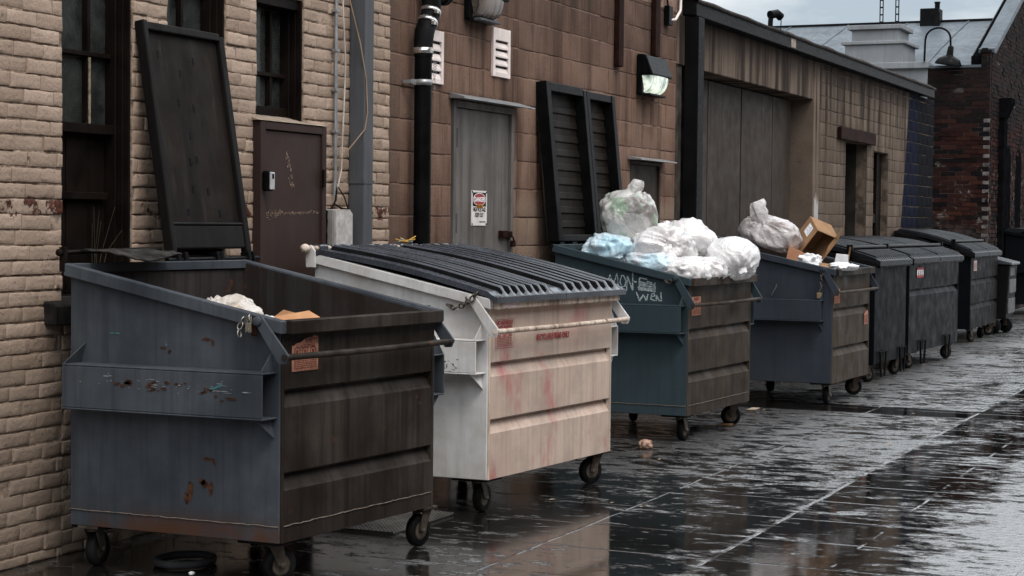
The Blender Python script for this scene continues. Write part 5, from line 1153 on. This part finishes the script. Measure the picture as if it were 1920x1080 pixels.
# bags in the teal dumpster
bag('rubbish_bag', 'large clear bag with green and grey contents against the teal dumpster open lid', 'bag', (.585, 12.66, 1.585), (.20, .20, .215), BAGC, seed=5, knot=(.45, .35, .8), pw=.62, wr=.12, big=.10, ear=.13, rot=(.25, -.25, .4), knot_k=9)
bag('rubbish_bag', 'pale blue bag at the back corner of the teal dumpster', 'bag', (.52, 12.40, 1.365), (.17, .16, .105), BAGB, seed=11, wr=.24, big=.25)
bag('rubbish_bag', 'white bag with blue patches slumped over the teal dumpster side rim', 'bag', (.83, 12.44, 1.245), (.21, .16, .105), BAGS, seed=14, wr=.22, big=.22)
bag('rubbish_bag', 'white bag piled in the middle of the teal dumpster above the blue patches', 'bag', (.86, 12.66, 1.365), (.22, .24, .165), BAGW, seed=17, wr=.18, big=.2, knot=(.5, -.6, .3))
bag('rubbish_bag', 'white bag behind the middle one, highest white bag beside the hatch door', 'bag', (.86, 13.05, 1.43), (.24, .23, .16), BAGW, seed=23, wr=.15, big=.16, knot=(-.2, .3, .9))
bag('rubbish_bag', 'white bag with brown stains at the near front corner of the teal dumpster', 'bag', (1.05, 12.50, 1.215), (.19, .19, .10), BAGW, seed=29, wr=.20, big=.2)
bag('rubbish_bag', 'round bulging white bag hanging over the teal dumpster front rim', 'bag', (1.235, 13.14, 1.30), (.20, .24, .165), BAGR, seed=31, wr=.07, big=.07, knot=(.62, -.62, -.50), pw=.9, ear=.09, knot_k=15, flat=.95)
bag('rubbish_bag', 'small crumpled white bag between the corner bag and the round bag', 'bag', (1.14, 12.80, 1.22), (.14, .16, .10), BAGW, seed=37, wr=.2, big=.2)
# fourth dumpster
bag('rubbish_bag', 'knotted translucent white bag with pointed ear on the dull blue dumpster', 'bag', (.79, 15.80, 1.475), (.255, .20, .155), BAGK, seed=41, knot=(-.28, -.72, .62), pw=.7, wr=.10, big=.14, ear=.20, rot=(0, .32, 0), knot_k=11, ear_dir=(-.35, -.1, .9))
A_ = CR * .185 - CU * .075 + CW * .03; B_ = -CR * .165 - CU * .225 + CW * .05; C_ = -CR * .02 + CU * .135 + CW * .28
O_ = Vector((1.10, 15.80, 1.515)) + CR * .11; th = .005
A_ = A_ * 1.05
T = thing('cardboard_box', 'open brown cardboard box tipped on its side on the dull blue dumpster', 'box', tuple(O_))
def panel(mb, o, a, b): 
    n = a.cross(b).normalized() * th; mb.obox(o - n / 2, a, b, n)
d = MB(); panel(d, O_, B_, C_); panel(d, O_ + A_, B_, C_); panel(d, O_, A_, C_); panel(d, O_ + B_, A_, C_); panel(d, O_ + C_, A_, B_); bx = d.build('carton', CARDB, T, world=True)
d = MB(); panel(d, O_ + B_, A_, (C_ * -.35 + B_ * -.0 + CR * .02 - CU * .02)); panel(d, O_ + A_ + B_ * .02, B_ * .8, (CR * .045 + CU * .125 + CW * -.02)); d.build('flap', CARDB, T, world=True)
d = MB(); nn = B_.cross(C_).normalized(); nn = nn if nn.dot(CR) < 0 else -nn
pl = O_ + nn * .0035 + B_ * .10 + C_ * .30; d.obox(pl, B_ * .33, C_ * .40, nn * .0006); lb = d.build('shipping_label', PAPER, T, world=True)
d = MB()
for i in range(5): d.obox(pl + nn * .0008 + B_ * (.03 + .055 * i) + C_ * .05, B_ * .018, C_ * (.12 + .18 * ((i * 3) % 2)), nn * .0003)
d.build('label_print', plain('blue_grey_print', (.25, .30, .40), .6), lb, world=True)
d = MB()
for i in range(4): d.obox(O_ + nn * .0035 + B_ * (.55 + .09 * i) + C_ * .35, B_ * .05, C_ * .4, nn * .0005)
d.build('box_print', CARDD, T, world=True)
d = MB(); o_ = Vector((.98, 15.62, 1.27)); d.obox(o_, (.13, .06, -.075), (-.04, .16, 0), (.025, 0, .11)); T = d.build('small_carton', plain('orange_carton', (.42, .22, .13), .75, var=.12), None, loc=tuple(o_)); tag(T, 'small orange brown carton leaning below the knotted bag', 'box')
d = MB(); d.obox(o_ + Vector((.045, -.0015, .045)), (.012, .0055, -.007), (0, -.001, .0), (.02, 0, .085)); 
card('flat_cardboard', 'flat brown cardboard sheet lying along the dull blue dumpster rim', [(.98, 15.45, 1.262), (1.40, 15.47, 1.19), (1.40, 15.85, 1.20), (1.0, 15.85, 1.26)], .006, CARDB)
bag('crumpled_paper', 'white crumpled paper towel beside the flat cardboard on the dull blue dumpster', 'paper', (1.22, 15.52, 1.245), (.085, .07, .055), PAPER, seed=51, wr=.5, big=.5, sub=4, gp='crumpled papers')
bag('crumpled_paper', 'white crumpled glove like paper draped over the dull blue dumpster front rim', 'paper', (1.47, 15.66, 1.195), (.09, .16, .035), PAPER, seed=54, wr=.5, big=.45, sub=4, gp='crumpled papers')
card('white_card', 'small pale card standing behind the tipped cardboard box', [(1.30, 16.05, 1.20), (1.42, 16.10, 1.20), (1.42, 16.10, 1.30), (1.32, 16.06, 1.31)], .003, PAPER, cat='card')
card('wood_slat', 'thin brown slat leaning at the far inside of the dull blue dumpster', [(1.395, 16.1, 1.15), (1.41, 16.105, 1.15), (1.44, 16.12, 1.37), (1.425, 16.115, 1.37)], .006, CARDD, cat='slat')
# litter on the ground
bag('crumpled_paper', 'small crumpled pinkish brown paper on the wet ground before the teal dumpster', 'litter', (1.04, 11.82, .026), (.042, .05, .03), plain('brown_paper', (.34, .22, .16), .8, var=.3, scale=30), seed=61, wr=.3, big=.3, sub=4, gp='crumpled papers')
card('cardboard_litter', 'flat wet cardboard scrap beside the teal dumpster caster', [(1.06, 13.40, .006), (1.16, 13.42, .006), (1.17, 13.56, .006), (1.08, 13.58, .006)], .012, CARDB, cat='litter')
card('paper_litter', 'small pale paper strip on the ground under the dull blue dumpster', [(.93, 14.62, .006), (1.0, 14.64, .006), (.99, 14.82, .006), (.93, 14.80, .006)], .006, plain('tan_paper', (.36, .29, .22), .8), cat='litter')
d = MB()
rl_ = random.Random(77)
for i in range(34):
    x = .6 + 2.4 * rl_.random(); y = 8.2 + 13 * rl_.random(); a = .008 + .014 * rl_.random(); an = rl_.random() * 6
    d.add([(x + a * math.cos(an + k) * (.6 + .6 * rl_.random()), y + a * 1.6 * math.sin(an + k) * (.6 + .6 * rl_.random()), .006 + .004 * rl_.random()) for k in (0, 1.2, 2.4, 3.8, 5)], [(0, 1, 2, 3, 4)])
tag(d.build('leaf_litter', plain('pale_leaf_bits', (.30, .22, .15), .7, var=.5, scale=3)), 'tiny pale scraps and leaf bits scattered on the wet alley', 'litter', None, 'stuff')
T = thing('floor_grate', 'pale metal mesh mat on the ground under the white dumpster edge', 'grate', (.8, 8.25, .0))
d = MB()
for i in range(26): d.box((.55 + i * .022, 7.92, .006), (.557 + i * .022, 8.62, .016))
for i in range(24): d.box((.55, 7.92 + i * .03, .0065), (1.107, 7.927 + i * .03, .0165))
d.build('mesh', plain('pale_grate', (.15, .14, .13), .5, .4, var=.3, scale=9), T, world=True)
T = thing('hose_ring', 'grey rubber ring lying in the dark under the slate blue dumpster', 'ring', (.63, 6.82, .02))
d = MB(); d.tube([(.63 + .12 * math.cos(2 * math.pi * k / 28), 6.82 + .14 * math.sin(2 * math.pi * k / 28), .022) for k in range(29)], .018, 8, cap=False); d.build('ring', plain('grey_rubber', (.035, .035, .037), .5), T, world=True)
bag('pebble', 'small white pebble on the ground near the grey rubber ring', 'litter', (.80, 6.62, .01), (.012, .014, .009), PAPER, seed=71, sub=2, gp=None)
# weed in the first window, stringy litter on the white dumpster
T = thing('dry_weed', 'dry thin weed stalks growing out of the first black window', 'plant', (.02, 7.0, 1.2))
d = MB(); rw_ = random.Random(15)
for i in range(6):
    y = 6.98 + rw_.gauss(0, .02); q = rw_.gauss(.03, .06); d.tube([(.0, y, 1.2), (.0, y + q * .4, 1.40), (.01, y + q, 1.50 + .13 * rw_.random())], [.002, .0015, .001], 4)
d.build('stalk', plain('dry_stalk', (.05, .042, .03), .8), T, world=True)
T = thing('string_tangle', 'yellow and blue string tangle on the white dumpster lid back edge', 'string', (.3, 9.6, 1.44))
d = MB(); d2 = MB()
for i in range(6):
    p0 = Vector((.27, 9.55 + rw_.gauss(0, .06), 1.432)); pts = [p0 + Vector((rw_.gauss(0, .02), .05 * k + rw_.gauss(0, .02), abs(rw_.gauss(.012, .014)))) for k in range(4)]
    (d if i % 3 else d2).tube(pts, .0045, 5)
d.build('yellow_strand', plain('yellow_strand', (.45, .26, .06), .7), T, world=True); d2.build('blue_strand', plain('blue_strand', (.25, .36, .48), .7), T, world=True)
